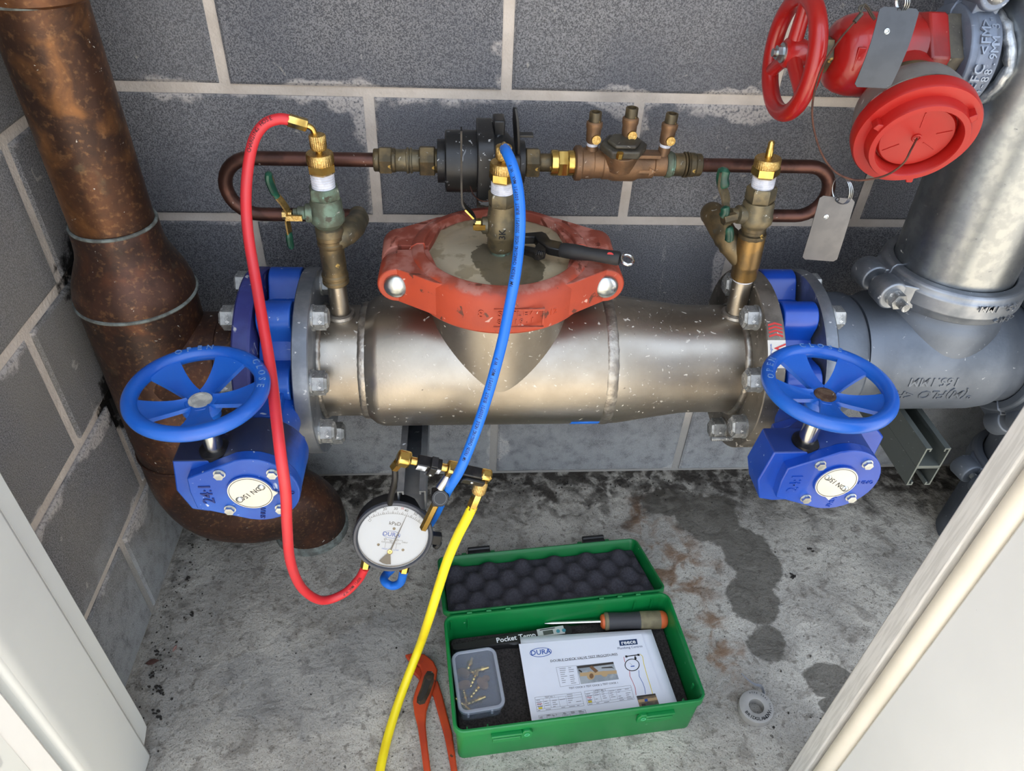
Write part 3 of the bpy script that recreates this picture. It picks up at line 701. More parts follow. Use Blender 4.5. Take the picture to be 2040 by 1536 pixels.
# ---- orange grooved coupling with its cap
CC = V((.417, -.205, 0))
solo('end_cap', M().lathe(CC, ZA, [(.600, .0975), (.650, .0975), (.6555, .1025), (.6562, .1035), (.6562, .1005), (.6535, .096), (.6530, .090), (.6560, .070), (.6575, .04), (.6578, .0)], 96),
     None, 'stained round steel cap held inside the orange coupling', 'cap')
g = N('stained steel cap'); p = g.coord()
sx = g.n('ShaderNodeSeparateXYZ'); g.l(p, sx.inputs[0])
def ell(x, y, rx, ry):
    a = g.math('DIVIDE', g.math('SUBTRACT', sx.outputs[0], x), rx); b = g.math('DIVIDE', g.math('SUBTRACT', sx.outputs[1], y), ry)
    return g.math('SUBTRACT', 1.0, g.math('SQRT', g.math('ADD', g.math('MULTIPLY', a, a), g.math('MULTIPLY', b, b))))
base = g.mix(g.ramp(g.noise(16, 7), .4, .62), lin((186, 174, 150)), lin((204, 188, 156)))
base = g.mix(g.math('MULTIPLY', g.ramp(g.noise(30, 7), .52, .62), .6), base, lin((138, 126, 100)))
rad = g.ramp(ell(0, 0, .104, .104), .28, .02); base = g.mix(g.math('MULTIPLY', rad, .5), base, lin((112, 96, 66)))
ed = g.math('MULTIPLY', g.math('SUBTRACT', g.noise(45, 6), .5), .8)
wet = g.ramp(g.math('ADD', g.math('MAXIMUM', ell(.0, -.012, .045, .045), g.math('MAXIMUM', ell(.004, -.055, .036, .04), ell(.03, -.04, .03, .05))), ed), .10, .14)
base = g.mix(g.math('MULTIPLY', wet, .75), base, lin((86, 78, 60)))
rst = g.ramp(ell(0, 0, .104, .104), .05, .0); base = g.mix(g.math('MULTIPLY', rst, g.ramp(g.noise(40, 5), .4, .6)), base, lin((110, 56, 34)))
bpy.data.objects['end_cap'].data.materials.append(g.out(base, g.math('SUBTRACT', .62, g.math('MULTIPLY', wet, .3)), .35, g.bump(g.noise(300, 4), .12, .002)))

t = thing('grooved_coupling', 'orange red two piece pipe coupling clamped round the steel cap', 'coupling', (.417, -.205, .60))
def shell(sg):
    """one half; sg = -1 front, +1 back"""
    m = M(); a0, a1 = (pi, 2*pi) if sg < 0 else (0, pi)
    prof = [(.606, .1005), (.606, .1215), (.611, .1255), (.655, .1255), (.664, .1205), (.6685, .113), (.6690, .1045), (.664, .1035), (.655, .1035), (.655, .106), (.618, .106), (.618, .1005)]
    prof = prof[::-1]
    x, y, z = frame(ZA, YA)
    m.ring(CC, ZA, prof, 56, V((0, 1, 0)), a0, a1)
    for s in (-1, 1):
        c = CC + V((s*.139, sg*.007, .638))
        m.lathe(c, YA*sg, [(0, .0225), (.004, .0245), (.046, .0255), (.050, .024)], 28)
        # web from the ear to the ring
        q = [(s*.140, sg*.006), (s*.098, sg*.004), (s*.074, sg*.094), (s*.088, sg*.090), (s*.141, sg*.0545)]
        m.prism([(p_[0], p_[1]) for p_ in q], CC+ZA*.6130, XA, YA, (0, 0, .050))
    return m
f_ = part('front_half', shell(-1), ORANGE, t, bevel=.002)
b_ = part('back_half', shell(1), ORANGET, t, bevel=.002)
m = M()
fr = V((.417+.018, -.205-.1262, .633))
for dx, dz, w_, h_ in ((0, .0135, .064, .002), (0, -.0135, .064, .002), (-.031, 0, .002, .027), (.031, 0, .002, .027)):
    m.box(fr+V((dx, .0012+.0035*(abs(dx) > .02), dz)), (w_, .0035, h_))
for i, ch in enumerate('STYLE77'): text(m, ch, V((.417+.018-.0245+i*.0081, -.205-sqrt(.1258**2-(.018-.0245+i*.0081)**2)-.0004, .6395)), XA, ZA, .0082, .0009, .01)
for i, ch in enumerate('8 219.1 '): text(m, ch, V((.417+.018-.0250+i*.0071, -.205-sqrt(.1258**2-(.018-.0250+i*.0071)**2)-.0004, .6275)), XA, ZA, .0072, .0009, .01)
text(m, '8', (.417-.030, -.205-.1222, .637), XA, ZA, .012, .001); text(m, '12', (.417+.063, -.205-.1082, .632), V((.86, .5, 0)), ZA, .009, .001)
part('raised_lettering', m, ORANGE, f_, smooth=0)
for s in (-1, 1):
    c = CC + V((s*.139, -.057, .638))
    part('bolt', M().lathe(c, -YA, [(0, .0168), (.001, .0170)] + [(.001+.0095*sin(k/8*pi/2), max(.0168*cos(k/8*pi/2), 1e-5)) for k in range(1, 9)], 32), ZINC, t, label='shiny domed bolt head')
    part('nut', M().hexa(CC+V((s*.139, .057, .638)), CC+V((s*.139, .072, .638)), .027).cyl(CC+V((s*.139, .072, .638)), CC+V((s*.139, .084, .638)), .0078, n=14), ZINC, t)

# ---- small bore bypass behind the main line (axis y = BY, z = BZ)
BY, BZ = -.1, .741
def fx(px): return at(px, 322, Y=BY).x
t = thing('bypass_pipe', 'thin brown copper pipe looping back on itself at the left', 'pipe', (.10, BY, .64))
def arc(c, r, a0, a1, n=14): return [V((c[0]+r*cos(radians(a0+(a1-a0)*i/n)), c[1], c[2]+r*sin(radians(a0+(a1-a0)*i/n)))) for i in range(n+1)]
part('tube', M().tube([(fx(750), BY, BZ)] + arc((.076, BY, .699), .042, 90, 270) + [(.12, BY, .657), (.190, BY, .657), (.215, BY-.004, .657)], .0098, 20), COPIPE, t)
t = thing('bypass_pipe', 'thin brown copper pipe looping back on itself at the right', 'pipe', (.85, BY, .64))
part('tube', M().tube([(fx(1395), BY, BZ)] + arc((.870, BY, .702), .039, 90, -90) + [(.82, BY, .663), (.750, BY, .663)], .0098, 20), COPIPE, t)

def along(m, segs, hexes=()):
    for x0, x1, r in segs: m.lathe((x0, BY, BZ), XA, [(0, r*.94), (min(.0012, (x1-x0)/3), r), (x1-x0-min(.0012, (x1-x0)/3), r), (x1-x0, r*.94)], 28)
    for x0, x1, r in hexes: m.lathe((x0, BY, BZ), XA, [(0, r*.93), (.0015, r), (x1-x0-.0015, r), (x1-x0, r*.93)], 6, V((0, .3, 1)))
    return m
t = thing('brass_union', 'tarnished brass pipe union joined to the copper tube left of the black meter', 'pipe fitting', (fx(800), BY, BZ-.02))
part('compression_nut', along(M(), [(fx(745), fx(757), .0155), (fx(781), fx(789), .0165)], [(fx(756), fx(782), .0195)]), BRASSD, t)
part('nipple', along(M(), [(fx(789), fx(838), .0150), (fx(810), fx(815), .0180), (fx(817), fx(822), .0175)]), TAPB, t)
part('hex_nut', along(M(), [(fx(866), fx(872), .0165)], [(fx(836), fx(867), .0215)]), BRASSD, t)

t = thing('water_meter', 'paint-splashed black plastic water meter with its lid flipped open', 'water meter', (fx(945), BY, BZ-.06))
m = M(); w = fx(1000)-fx(999)
m.lathe((fx(872), BY, BZ), XA, [(0, .0295), (fx(890)-fx(872), .0295)], 36)
m.lathe((fx(887), BY, BZ), XA, [(0, .040), (.002, .042), (fx(952)-fx(887), .042)], 40)
m.lathe((fx(921), BY, BZ), XA, [(0, .0425), (.0012, .0425)], 40)
part('chamber', m, BLACKD, t)
pts = rrect(.104, .104, .026, 4)
m = M().prism(pts, (fx(949), BY-.004, BZ), YA, ZA, (fx(981)-fx(949), 0, 0)); part('clamp_ring', m, BLACKD, t, bevel=.0015)
m = M().lathe((fx(981), BY, BZ), XA, [(0, .043), (.012, .043), (.020, .040), (.026, .033), (fx(1044)-fx(981), .0285)], 40); part('outlet_neck', m, BLACKD, t)
m = M().prism(rrect(.074, .040, .008, 4), (fx(985), BY-.006, BZ+.005), YA, ZA, (.034, 0, 0)).box((fx(992), BY+.006, BZ+.050), (.016, .030, .022)); hd = part('register_housing', m, BLACK, t, bevel=.0025)
m = M().prism([(-.007, -.013), (.007, -.013), (.007, .010)] + [(.007*cos(radians(a)), .010+.006*sin(radians(a))) for a in range(0, 181, 20)] + [(-.007, .010)], (fx(996), BY-.0415, BZ+.026), XA, V((0, .35, .94)), (0, -.004, .0015))
part('dial_window', m, mat('clouded window', (120, 112, 112), .25, 0, (90, 86, 88), 300, .4, .6), hd)
p0 = V((fx(1024), BY-.030, BZ+.024))
m = M().prism([(-.004, 0), (.004, 0), (.0075, .02), (.0075, .046), (.003, .062), (-.003, .062), (-.0075, .046), (-.0075, .02)], p0, V((.30, -.95, 0)), V((-.10, 0, 1)), (.004, 0, 0)); m.box(p0+V((.012, .012, .022)), (.022, .012, .004))
part('lid', m, BLACK, t, bevel=.0008)
m = M().tube(catmull([(fx(936), BY-.036, BZ-.020), (fx(942), BY-.046, BZ-.028), (fx(955), BY-.060, BZ-.030), (fx(972), BY-.060, BZ-.030), (fx(985), BY-.050, BZ-.022), (fx(992), BY-.042, BZ-.018)], 5), .0009, 6)
part('seal_wire', m, WIRE, t)

t = thing('brass_union', 'two brass hex nuts joining the black meter to the bronze valve', 'pipe fitting', (fx(1095), BY, BZ-.02))
part('meter_nut', along(M(), [(fx(1041), fx(1047), .0175)], [(fx(1046), fx(1074), .0215)]), BRASSD, t)
part('nipple', along(M(), [(fx(1074), fx(1098), .0125)]), BRASSD, t)
part('union_nut', along(M(), [(fx(1097), fx(1112), .0178), (fx(1130), fx(1146), .0175)], [(fx(1110), fx(1131), .0190)]), BRASS, t)

t = thing('bronze_check_valve', 'small bronze double check valve with three test cocks standing on top', 'valve', (fx(1235), BY, BZ-.02))
m = M()
m.lathe((0, BY, BZ), XA, [(fx(1143), .0215), (fx(1146), .0242), (fx(1156), .0242), (fx(1158), .0215), (fx(1180), .0215), (fx(1181), .0205), (fx(1198), .0205), (fx(1200), .0218), (fx(1212), .0218), (fx(1222), .0240), (fx(1262), .0240), (fx(1272), .0205), (fx(1300), .0195), (fx(1302), .0165), (fx(1326), .0165)], 32)
m.lathe((fx(1232), BY-.006, BZ), V((0, -.25, .97)), [(0, .022), (.018, .024), (.020, .0245), (.026, .0245)], 24)
m.box((fx(1284), BY-.010, BZ+.0185), (.034, .022, .005)); pass
body = part('body', m, BRONZE, t, bevel=.0008)
m = M().prism([(-.014, -.0022), (.004, -.0022), (.004, -.006), (.014, 0), (.004, .006), (.004, .0022), (-.014, .0022)], (fx(1283), BY-.0190, BZ-.0025), XA, ZA, (0, -.0022, 0))
part('flow_arrow', m, BRONZE, body)
bt = V((fx(1233), BY-.0125, BZ+.024)); bn = V((0, -.25, .97)).normalized(); bx_, by_, bz_ = frame(bn, YA)
hx = [(.0335*cos(radians(a)), .025*sin(radians(a))) for a in (0, 55, 125, 180, 235, 305)]
m = M().prism(hx, bt, bx_, by_, bn*.012); m.prism([(p[0]*.72, p[1]*.72) for p in hx], bt+bn*.012, bx_, by_, bn*.006)
part('bonnet', m, BRONZED, t, bevel=.0025, label='dark bronze bonnet')
part('bonnet_screw', M().hexa(bt+bx_*-.008-by_*.021+bn*.004, bt+bx_*-.008-by_*.021+bn*.012, .0085), BRASS, t)
for px, zb, lean in ((1176, BZ+.016, 0), (1243, BZ+.028, 0), (1318, BZ+.012, .05)):
    x = fx(px); b0 = V((x, BY-.004 if px == 1243 else BY, zb)); ax = V((lean, 0, 1)).normalized(); z1 = BZ+.026 if px != 1243 else BZ+.034
    tc_ = part('test_cock', M().cyl(b0, V((x+lean*.02, b0.y, z1)), .0085, n=20), BRONZE, t); o = V((x+lean*.02, b0.y, z1))
    part('thread_tape', M().lathe(o, ax, [(0, .0078), (.004, .0078)], 20), TAPE, tc_)
    part('cock_body', M().lathe(o+ax*.003, ax, [(0, .0066), (.004, .0096), (.014, .0102), (.020, .0102), (.024, .0114), (.029, .0114), (.031, .0096)], 16), BRONZE, tc_)
    part('cock_outlet', M().ring(o+ax*.033, ax, [(0, .0086), (.013, .0086), (.0136, .0082), (.0136, .0058), (0, .0058)], 20), BRASSD, tc_)
    c = o + ax*.012 + V((.003, -.0085, 0))
    part('screw_plug', M().cyl(c+YA*.006, c-YA*.003, .0066, n=18).ring(c-YA*.003, -YA, [(0, .0066), (.001, .0062), (.001, .0052), (0, .005)], 18).box(c-YA*.0032, (.008, .001, .0014)), BRASSK, tc_)
t = thing('brass_union', 'ringed brass compression fitting between the bronze valve and the copper tube', 'pipe fitting', (fx(1360), BY, BZ-.02))
part('green_collar', along(M(), [(fx(1326), fx(1338), .0185), (fx(1338), fx(1342), .0170)]), TAPG, t, label='green tarnished collar')
part('compression_nut', along(M(), [(fx(1341), fx(1362), .0160), (fx(1362), fx(1366), .0180), (fx(1368), fx(1371), .0180), (fx(1372), fx(1384), .0170), (fx(1384), fx(1397), .0158)]), BRASSD, t)

# ---- the three test taps
def stack(x0, x1, zs, ax0):
    """point on the tap's own axis at height z"""
    return lambda z: V((x0+(x1-x0)*(z-ax0)/.17, 0, z))
def brass_adaptor(t, P, z, cap):
    """taped thread, hex and knurled nut screwed into the top of a tap; z = list of heights"""
    A = (P(z[3])-P(z[0])).normalized()
    def L(za, zb, prof, n, mt, nm, **k):
        a = P(za); h = (P(zb)-a).length; return part(nm, M().lathe(a, A, [(q*h, r) for q, r in prof], n, **k), mt, t)
    pr = [(0, .0138)]
    for i in range(6): pr += [(i/6+.02, .0146), (i/6+.10, .0150), (i/6+.15, .0142)]
    L(z[0], z[1], pr + [(1, .0138)], 32, TAPE, 'thread_tape')
    L(z[1], z[2], [(0, .0150), (.2, .0172), (.25, .0182), (1, .0182)], 6, BRASS, 'adaptor_hex', up=V((.3, 1, 0)))
    L(z[2], z[3], [(0, .0165), (.12, .0170), (.88, .0170), (1, .0160)], 72, BRASSK, 'knurled_ring', star=.03)
    if cap: L(z[3], z[3]+.022, [(0, .0048), (.55, .0048), (.6, .0042), (.9, .0042), (1, .0025)], 20, BRASS, 'spigot')
    else: L(z[3], z[3]+.006, [(0, .004), (1, .004)], 16, BRASS, 'spigot')
    return A
# left tap, tarnished green
P = lambda z: V((.1885, AY, z))
t = thing('test_tap', 'green tarnished test tap at the left holding the red hose', 'valve', (.1885, AY, .618))
part('tail', M().lathe(P(.604), ZA, [(0, .0165), (.002, .0184), (.006, .0184), (.0075, .0168), (.010, .0168), (.0115, .0184), (.015, .0184), (.017, .0166), (.030, .0170), (.040, .0165), (.058, .0163), (.060, .0180), (.064, .0182), (.0655, .0166), (.069, .0166), (.0705, .0182), (.076, .0176)], 28), BRASSD, t, label='brown brass tee')
part('nut', M().lathe(P(.678), ZA, [(0, .0165), (.002, .0186), (.012, .0186), (.014, .016), (.026, .0165)], 12), TAPB, t)
part('body', M().lathe(P(.692), ZA, [(0, .0160), (.006, .0205), (.008, .0222), (.018, .0222), (.020, .0210), (.034, .0206), (.038, .0190), (.040, .0186)], 32), TAPG, t)
part('body_hex', M().lathe(P(.731), ZA, [(0, .0190), (.002, .0205), (.013, .0205), (.016, .0190)], 6, V((.3, 1, 0))), TAPG, t)
part('gland', M().lathe((.1885-.018, AY-.004, .712), V((-1, -.1, .02)), [(0, .0125), (.008, .0120), (.010, .0085), (.018, .0085), (.019, .0060), (.024, .0060)], 18), TAPG, t)
lv = part('lever', M().strip(catmull([(.138, AY-.012, .672), (.139, AY-.012, .690), (.139, AY-.012, .706), (.142, AY-.012, .716), (.137, AY-.013, .730), (.130, AY-.014, .744), (.127, AY-.015, .768)], 4), .011, .0022, (.25, 1, .1)), BRASSK, t)
part('grip', M().tube(catmull([(.132, AY-.014, .738), (.128, AY-.014, .748), (.1255, AY-.015, .762), (.127, AY-.015, .772)], 4), [.0038]*3+[.0048]*7+[.0045]*2+[.002], 10, flat=1.6), GREENH, lv, label='dark green dipped grip')
part('grip', M().tube(catmull([(.1385, AY-.012, .688), (.1375, AY-.012, .676), (.1385, AY-.012, .664)], 4), [.003]+[.0046]*6+[.0042, .002], 10, flat=1.5), GREENH, lv, label='dark green dipped grip')
part('lever_nut', M().hexa((.146, AY-.012, .7125), (.134, AY-.012, .7125), .010).box((.150, AY-.020, .7125), (.020, .004, .007)), BRASSK, t)
e_ = part('elbow', M().tube(catmull([(.1885, AY, .668), (.205, AY+.012, .672), (.2145, AY+.045, .668), (.216, AY+.085, .659), (.213, AY+.100, .657)], 6), [.0155]*7+[.0165]*6+[.0150]*6+[.0140]*6, 20), TAPB, t)
brass_adaptor(t, P, (.745, .765, .7775, .791), False)
# centre tap
P = lambda z: V((.4165, -.205, z))
t = thing('test_tap', 'dull brass test tap standing on the steel cap, blue hose on its top', 'valve', (.4165, -.205, .657))
part('thread_tape', M().lathe(P(.655), ZA, [(0, .0150), (.008, .0146)], 24), TAPG, t)
part('body', M().lathe(P(.662), ZA, [(0, .0158), (.004, .0178), (.018, .0180), (.021, .0200), (.024, .0205), (.040, .0205), (.043, .0195), (.052, .0185), (.056, .0178), (.066, .0172)], 32), TAPB, t)
part('body_hex', M().lathe(P(.727), ZA, [(0, .0170), (.002, .0188), (.016, .0188), (.018, .0175)], 6, V((.3, 1, 0))), TAPB, t)
m = M(); text(m, '3K', (.4165+.001, -.205-.0206, .694), ZA, -XA, .009, .0006, .01); part('cast_mark', m, INK, t, smooth=0)
part('gland', M().lathe((.4165-.018, -.207, .698), -XA, [(0, .0115), (.007, .0110), (.009, .0075), (.016, .0075)], 18), TAPB, t)
part('lever_nut', M().lathe((.389, -.209, .700), -XA, [(0, .0085), (.0075, .0080), (.008, .0065)], 6).box((.387, -.216, .700), (.016, .005, .007)), BRASS, t)
lv = part('lever', M().strip(catmull([(.384, -.208, .698), (.379, -.207, .712), (.3665, -.205, .726), (.3640, -.204, .742), (.3638, -.203, .79), (.3638, -.203, .825)], 5), .013, .0024, (0, 1, .05)), BLACKM, t, label='thin dark lever seen on its edge')
part('brass_strip', M().strip([(.3795, -.2143, .7115), (.3685, -.2137, .7235)], .004, .0022, (0, 1, 0)), BRASS, lv)
brass_adaptor(t, P, (.744, .7595, .772, .785), False)
# right tap
P = lambda z: V((.7745-.0145*(z-.549)/.235, AY, z))
t = thing('test_tap', 'plain brass test tap at the right with a bare capped spigot', 'valve', (.770, AY, .615))
A = (P(.8)-P(.6)).normalized()
part('thread_tape', M().lathe(P(.612), A, [(0, .0150), (.005, .0152)], 24), TAPE, t)
part('tail', M().lathe(P(.615), A, [(0, .0170), (.003, .0182), (.020, .0184), (.021, .0190), (.024, .0190), (.064, .0186), (.067, .0178)], 28), mat('warm brass tee', (142, 112, 66), .4, .8, (112, 92, 62), 30, .4, .6, [((206, 160, 70), 20, .66)], .1, 240), t)
part('nut', M().lathe(P(.680), A, [(0, .0180), (.002, .0190), (.007, .0190), (.008, .016), (.012, .016), (.013, .0172), (.022, .0172)], 12), BRASSD, t)
part('body', M().lathe(P(.697), A, [(0, .0165), (.006, .0212), (.008, .0224), (.016, .0224), (.018, .0212), (.034, .0208), (.038, .0190)], 32), TAPB, t)
part('body_hex', M().lathe(P(.735), A, [(0, .0188), (.002, .0200), (.018, .0200), (.020, .0188)], 6, V((.3, 1, 0))), TAPB, t)
part('gland', M().lathe(P(.715)+V((-.018, -.002, 0)), V((-1, -.12, .05)), [(0, .0130), (.010, .0125), (.012, .0085), (.020, .0085)], 18), TAPB, t)
q0 = P(.712)+V((-.042, -.008, 0))
lv = part('lever', M().strip(catmull([q0+V((.008, 0, -.026)), q0+V((.002, 0, -.012)), q0, q0+V((-.004, .004, .014)), q0+V((-.006, .012, .026)), q0+V((-.012, .018, .040)), q0+V((-.013, .02, .058))], 4), [.012]*14+[.016]*11, .0024, (.75, .6, .1)), TAPB, t)
part('grip', M().tube(catmull([q0+V((-.009, .016, .036)), q0+V((-.013, .02, .048)), q0+V((-.012, .021, .062))], 4), [.0045]+[.0062]*7+[.003], 10, flat=1.4), GREENH, lv, label='dark green dipped grip')
part('grip', M().tube(catmull([q0+V((-.010, -.004, .004)), q0+V((-.008, -.006, .012)), q0+V((-.010, -.004, .020))], 4), [.003]+[.006]*7+[.002], 10), GREENH, lv, label='dark green dipped grip')
part('grip', M().tube(catmull([q0+V((.003, -.001, -.012)), q0+V((.007, -.002, -.022)), q0+V((.009, -.002, -.034))], 4), [.004]+[.0062]*7+[.003], 10), GREENH, lv, label='dark green dipped grip')
part('lever_nut', M().hexa(q0+V((.008, -.004, .004)), q0+V((-.010, -.009, .002)), .0125), BRASSD, t)
part('elbow', M().tube(catmull([P(.640), P(.650)+V((-.012, .010, 0)), P(.668)+V((-.028, .030, 0)), P(.680)+V((-.036, .065, 0)), P(.675)+V((-.028, .092, -.008)), V((.752, BY, .663))], 6), [.0168]*8+[.0172, .0188, .0172, .0188, .0172]+[.0175]*8+[.0158]*10, 20), BRASSD, t)
brass_adaptor(t, P, (.753, .769, .782, .794), True)

# ================================================================== galvanised line on the right
def coupling(name, label, c, ax, rp, ear, hw, mt, loc, nut_front=True, cat='coupling'):
    """two half clamps round a pipe of radius rp at c along ax; ears lie along +-ear, bolts across"""
    t = thing(name, label, cat, loc); c = V(c); z = V(ax).normalized(); x = V(ear).normalized(); y = z.cross(x); k = rp/.0985; ro = rp+.0225*max(k, .8)
    hs = []
    for sg in (-1, 1):
        m = M(); a0, a1 = (pi, 2*pi) if sg < 0 else (0, pi)
        pr = [(-hw, rp+.001), (-hw, rp+.016*k), (-hw*.85, ro-.003), (-hw*.55, ro-.002), (-hw*.45, ro), (hw*.45, ro), (hw*.55, ro-.002), (hw*.85, ro-.003), (hw, rp+.014*k), (hw, rp+.001)]
        up = y
        m.ring(c, z, pr[::-1], 48, up, a0, a1)
        for s in (-1, 1):
            e = c + x*(s*(ro+.012)) + y*(sg*.007)
            m.lathe(e, y*sg, [(0, hw*.82), (.004, hw*.90), (.030, hw*.94), (.034, hw*.86)], 24)
            q = [(s*(ro+.003), sg*.004), (s*(ro-.03), sg*.004), (s*(ro-.035), sg*(.066*k)), (s*(ro-.018), sg*(.062*k)), (s*(ro+.006), sg*.036)]
            m.prism(q, c-z*hw*.72, x, y, z*hw*1.44)
        hs.append(part('half_clamp', m, mt, t, bevel=.0015))
    for s in (-1, 1):
        e = c + x*(s*(ro+.012)); f = -1 if nut_front else 1
        m = M().cyl(e+y*(f*.041), e+y*(f*.045), .0125, n=18).hexa(e+y*(f*.045), e+y*(f*.057), .0215).cyl(e+y*(f*.057), e+y*(f*.072), .0062, n=14)
        m.dome(e-y*(f*.041), -y*f, .0125, .008, 18).cyl(e-y*.041, e+y*.041, .0062, n=14)
        part('bolt', m, BOLT, t)
    return t, hs

RX, RY = 1.088, -.19
def rax(z): return V((RX-.03*(z-.6), RY, z))
t = thing('galvanised_riser', 'fat shiny galvanised pipe rising on the right behind the red cap', 'pipe', (RX, RY, .6))
part('riser_pipe', M().cyl(rax(.60), rax(1.9), .0825, n=56), GALBR, t)
bz = .916; by0 = -.18
part('branch_pipe', M().cyl((.940, by0, bz), (RX, by0, bz), .0445, n=40), GALDK, t)
# weld collar where the branch leaves the riser: saddle curve
pts = []
for i in range(48):
    a = 2*pi*i/48; yy = .054*sin(a); zz = .054*cos(a); xx = -sqrt(max(.0835**2-(yy+.01)**2, 1e-6)); w_ = .0012*sin(i*2.1)+.001*sin(i*5.3)
    pts.append(V((rax(bz).x+xx-.006+w_, by0+yy, bz+zz)))
part('weld_collar', M().tube(pts, [.0068+.0008*sin(i*3.7) for i in range(48)], 10, closed=True), mat('silver weld paint', (176, 180, 184), .35, .8, (120, 126, 134), 50, .4, .6, None, .6, 90), t)

t = thing('galvanised_tee', 'grey galvanised tee with raised lettering under the fat riser', 'pipe fitting', (1.08, -.2, .39))
TZ = .485
m = M().lathe((0, AY, TZ), XA, [(.962, .0845), (.985, .0850), (.995, .0920), (1.02, .0955), (1.16, .0955), (1.185, .0920), (1.195, .0845), (1.23, .0845)], 72)
m.lathe((RX, RY, TZ), ZA, [(0, .0945), (.075, .0945), (.092, .0900), (.100, .0845), (.13, .0835)], 64)
b_ = part('body', m, GALDK, t)
m = M()
def teetext(s, xc, a, size):
    n = V((0, -sin(radians(a)), cos(radians(a)))); up = V((0, -cos(radians(a)), -sin(radians(a))))
    text(m, s, V((xc, AY, TZ))+n*.0954, -XA, up, size, .0012, .012)
teetext('165.1MM', 1.062, 84, .0150); teetext('\u00b0(M)FLO <FM>', 1.058, 99, .0175)
part('raised_lettering', m, GALDK, b_, smooth=0)
part('end_bend', M().tube(catmull([(1.20, AY, TZ), (1.30, AY, TZ), (1.38, AY, TZ-.02), (1.42, AY, TZ-.09), (1.42, AY, .30), (1.42, AY, .0)], 6), .0830, 48), GALDK, t)
coupling('galvanised_coupling', 'galvanised clamp coupling on the riser, its bolt nearest the hanging metal tag', (RX, RY, .613), ZA, .0825, (1, .10, .03), .0235, GAL, (RX, RY, .59))
o = bpy.data.objects['galvanised_coupling']
m = M()
for i, ch in enumerate('165.1MM'):
    a = radians(-62-i*5.6); n = V((cos(a), sin(a), 0)); text(m, ch, V((RX, RY, .623))+n*.1046, V((sin(a), -cos(a), 0)), -ZA, .0095, .0014, .012)
for i, ch in enumerate('<FM>'):
    a = radians(-60-i*6.5); n = V((cos(a), sin(a), 0)); text(m, ch, V((RX, RY, .602))+n*.1030, V((sin(a), -cos(a), 0)), -ZA, .0085, .0014, .012)
part('raised_lettering', m, GAL, o, smooth=0)
coupling('galvanised_coupling', 'galvanised clamp coupling half hidden behind the right door jamb', (1.238, AY, TZ), XA, .0845, (0, -.72, -.70), .0235, GALDK, (1.238, AY, .39), cat='coupling')
coupling('galvanised_coupling', 'galvanised clamp coupling low down on the bend at the far right', (1.42, AY, .20), ZA, .0835, (1, .15, 0), .0235, GALDK, (1.42, AY, .18))
m = M().lathe((0, AY, AZ+.010), XA, [(.8925, .080), (.8935, .094), (.897, .0965), (.952, .0965), (.957, .094), (.962, .086)], 64)
t = thing('flange_adaptor', 'dark grey cast sleeve between the galvanised flange and the tee', 'pipe fitting', (.928, AY, .375))
part('sleeve', m, GALDK, t)
lg = V((.928, AY-.072, AZ-.075)); part('bolt_lug', M().lathe(lg, XA, [(-.022, .020), (-.018, .022), (.018, .022), (.022, .020)], 24), GALDK, t)
part('bolt', M().cyl(lg-XA*.022, lg-XA*.026, .0125, n=18).hexa(lg-XA*.026, lg-XA*.038, .020).cyl(lg+XA*.022, lg+XA*.040, .006, n=14), BOLT, t)

# ---- hydrant valve on the branch
t, hs = coupling('galvanised_coupling', 'blue grey clamp coupling with raised lettering behind the red hydrant valve', (.966, by0, bz), XA, .0445, (0, .10, 1), .0215, mat('blue grey casting', (120, 130, 146), .5, .5, (98, 106, 122), 14, .4, .65, [((168, 174, 184), 90, .68)], .14, 200), (.966, by0, bz-.06))
m = M()
def tangtext(s, x, r, a0, da, size):
    for i, ch in enumerate(s):
        a = radians(a0+i*da); n = V((0, -cos(a), sin(a))); text(m, ch, V((x, by0, bz))+n*r, V((0, sin(a), cos(a))), -XA, size, .0014, .012)
tangtext('AGEFC <FM>', .9605, .0640, -32, 9.0, .0118); tangtext('HF04-88.9MM 3"', .9735, .0622, -44, 7.6, .0098)
part('raised_lettering', m, mat('blue grey lettering', (132, 142, 158), .5, .5), t, smooth=0)

HV = thing('hydrant_valve', 'red fire hydrant valve with a red handwheel at the top right', 'valve', (.87, by0, .85))
m = M().lathe((0, by0, bz), XA, [(.852, .043), (.862, .047), (.905, .047), (.918, .0475)], 40)
m.lathe((.903, by0, bz), XA, [(0, .049), (.003, .0555), (.022, .0555), (.028, .052)], 6, V((0, .25, 1)))
part('valve_body', m, REDM, HV, bevel=.002)
part('union_ring', M().lathe((.929, by0, bz), XA, [(0, .0525), (.003, .054), (.016, .054), (.018, .050)], 6, V((0, .25, 1))), BRONZED, HV, label='dark bronze union ring')
part('bonnet', M().lathe((0, by0, bz), XA, [(.806, .018), (.809, .030), (.815, .0385), (.824, .0435), (.836, .0465), (.854, .0475), (.858, .0455)], 44), RED, HV)
m = M().box((.826, by0-.0405, bz+.006), (.010, .004, .026)); part('cast_panel', m, RED, HV, bevel=.001)
part('gland_nut', M().lathe((.790, by0, bz), XA, [(0, .0190), (.003, .0215), (.015, .0215), (.017, .0190)], 6).lathe((.783, by0, bz), XA, [(0, .0115), (.008, .0115)], 20), BRASSD, HV)
part('stem', M().cyl((.745, by0, bz), (.800, by0, bz), .0075, n=16), BRASSD, HV)
wc = V((.764, by0, bz-.004))
m = M().torus(wc, XA, .0640, .0105, 72, 16); wh = part('handwheel', m, RED, HV)
hb = V((.757, by0, bz))
part('hub', M().lathe(hb, XA, [(-.006, .0135), (-.003, .0165), (.012, .0180), (.020, .0150)], 24), RED, wh)
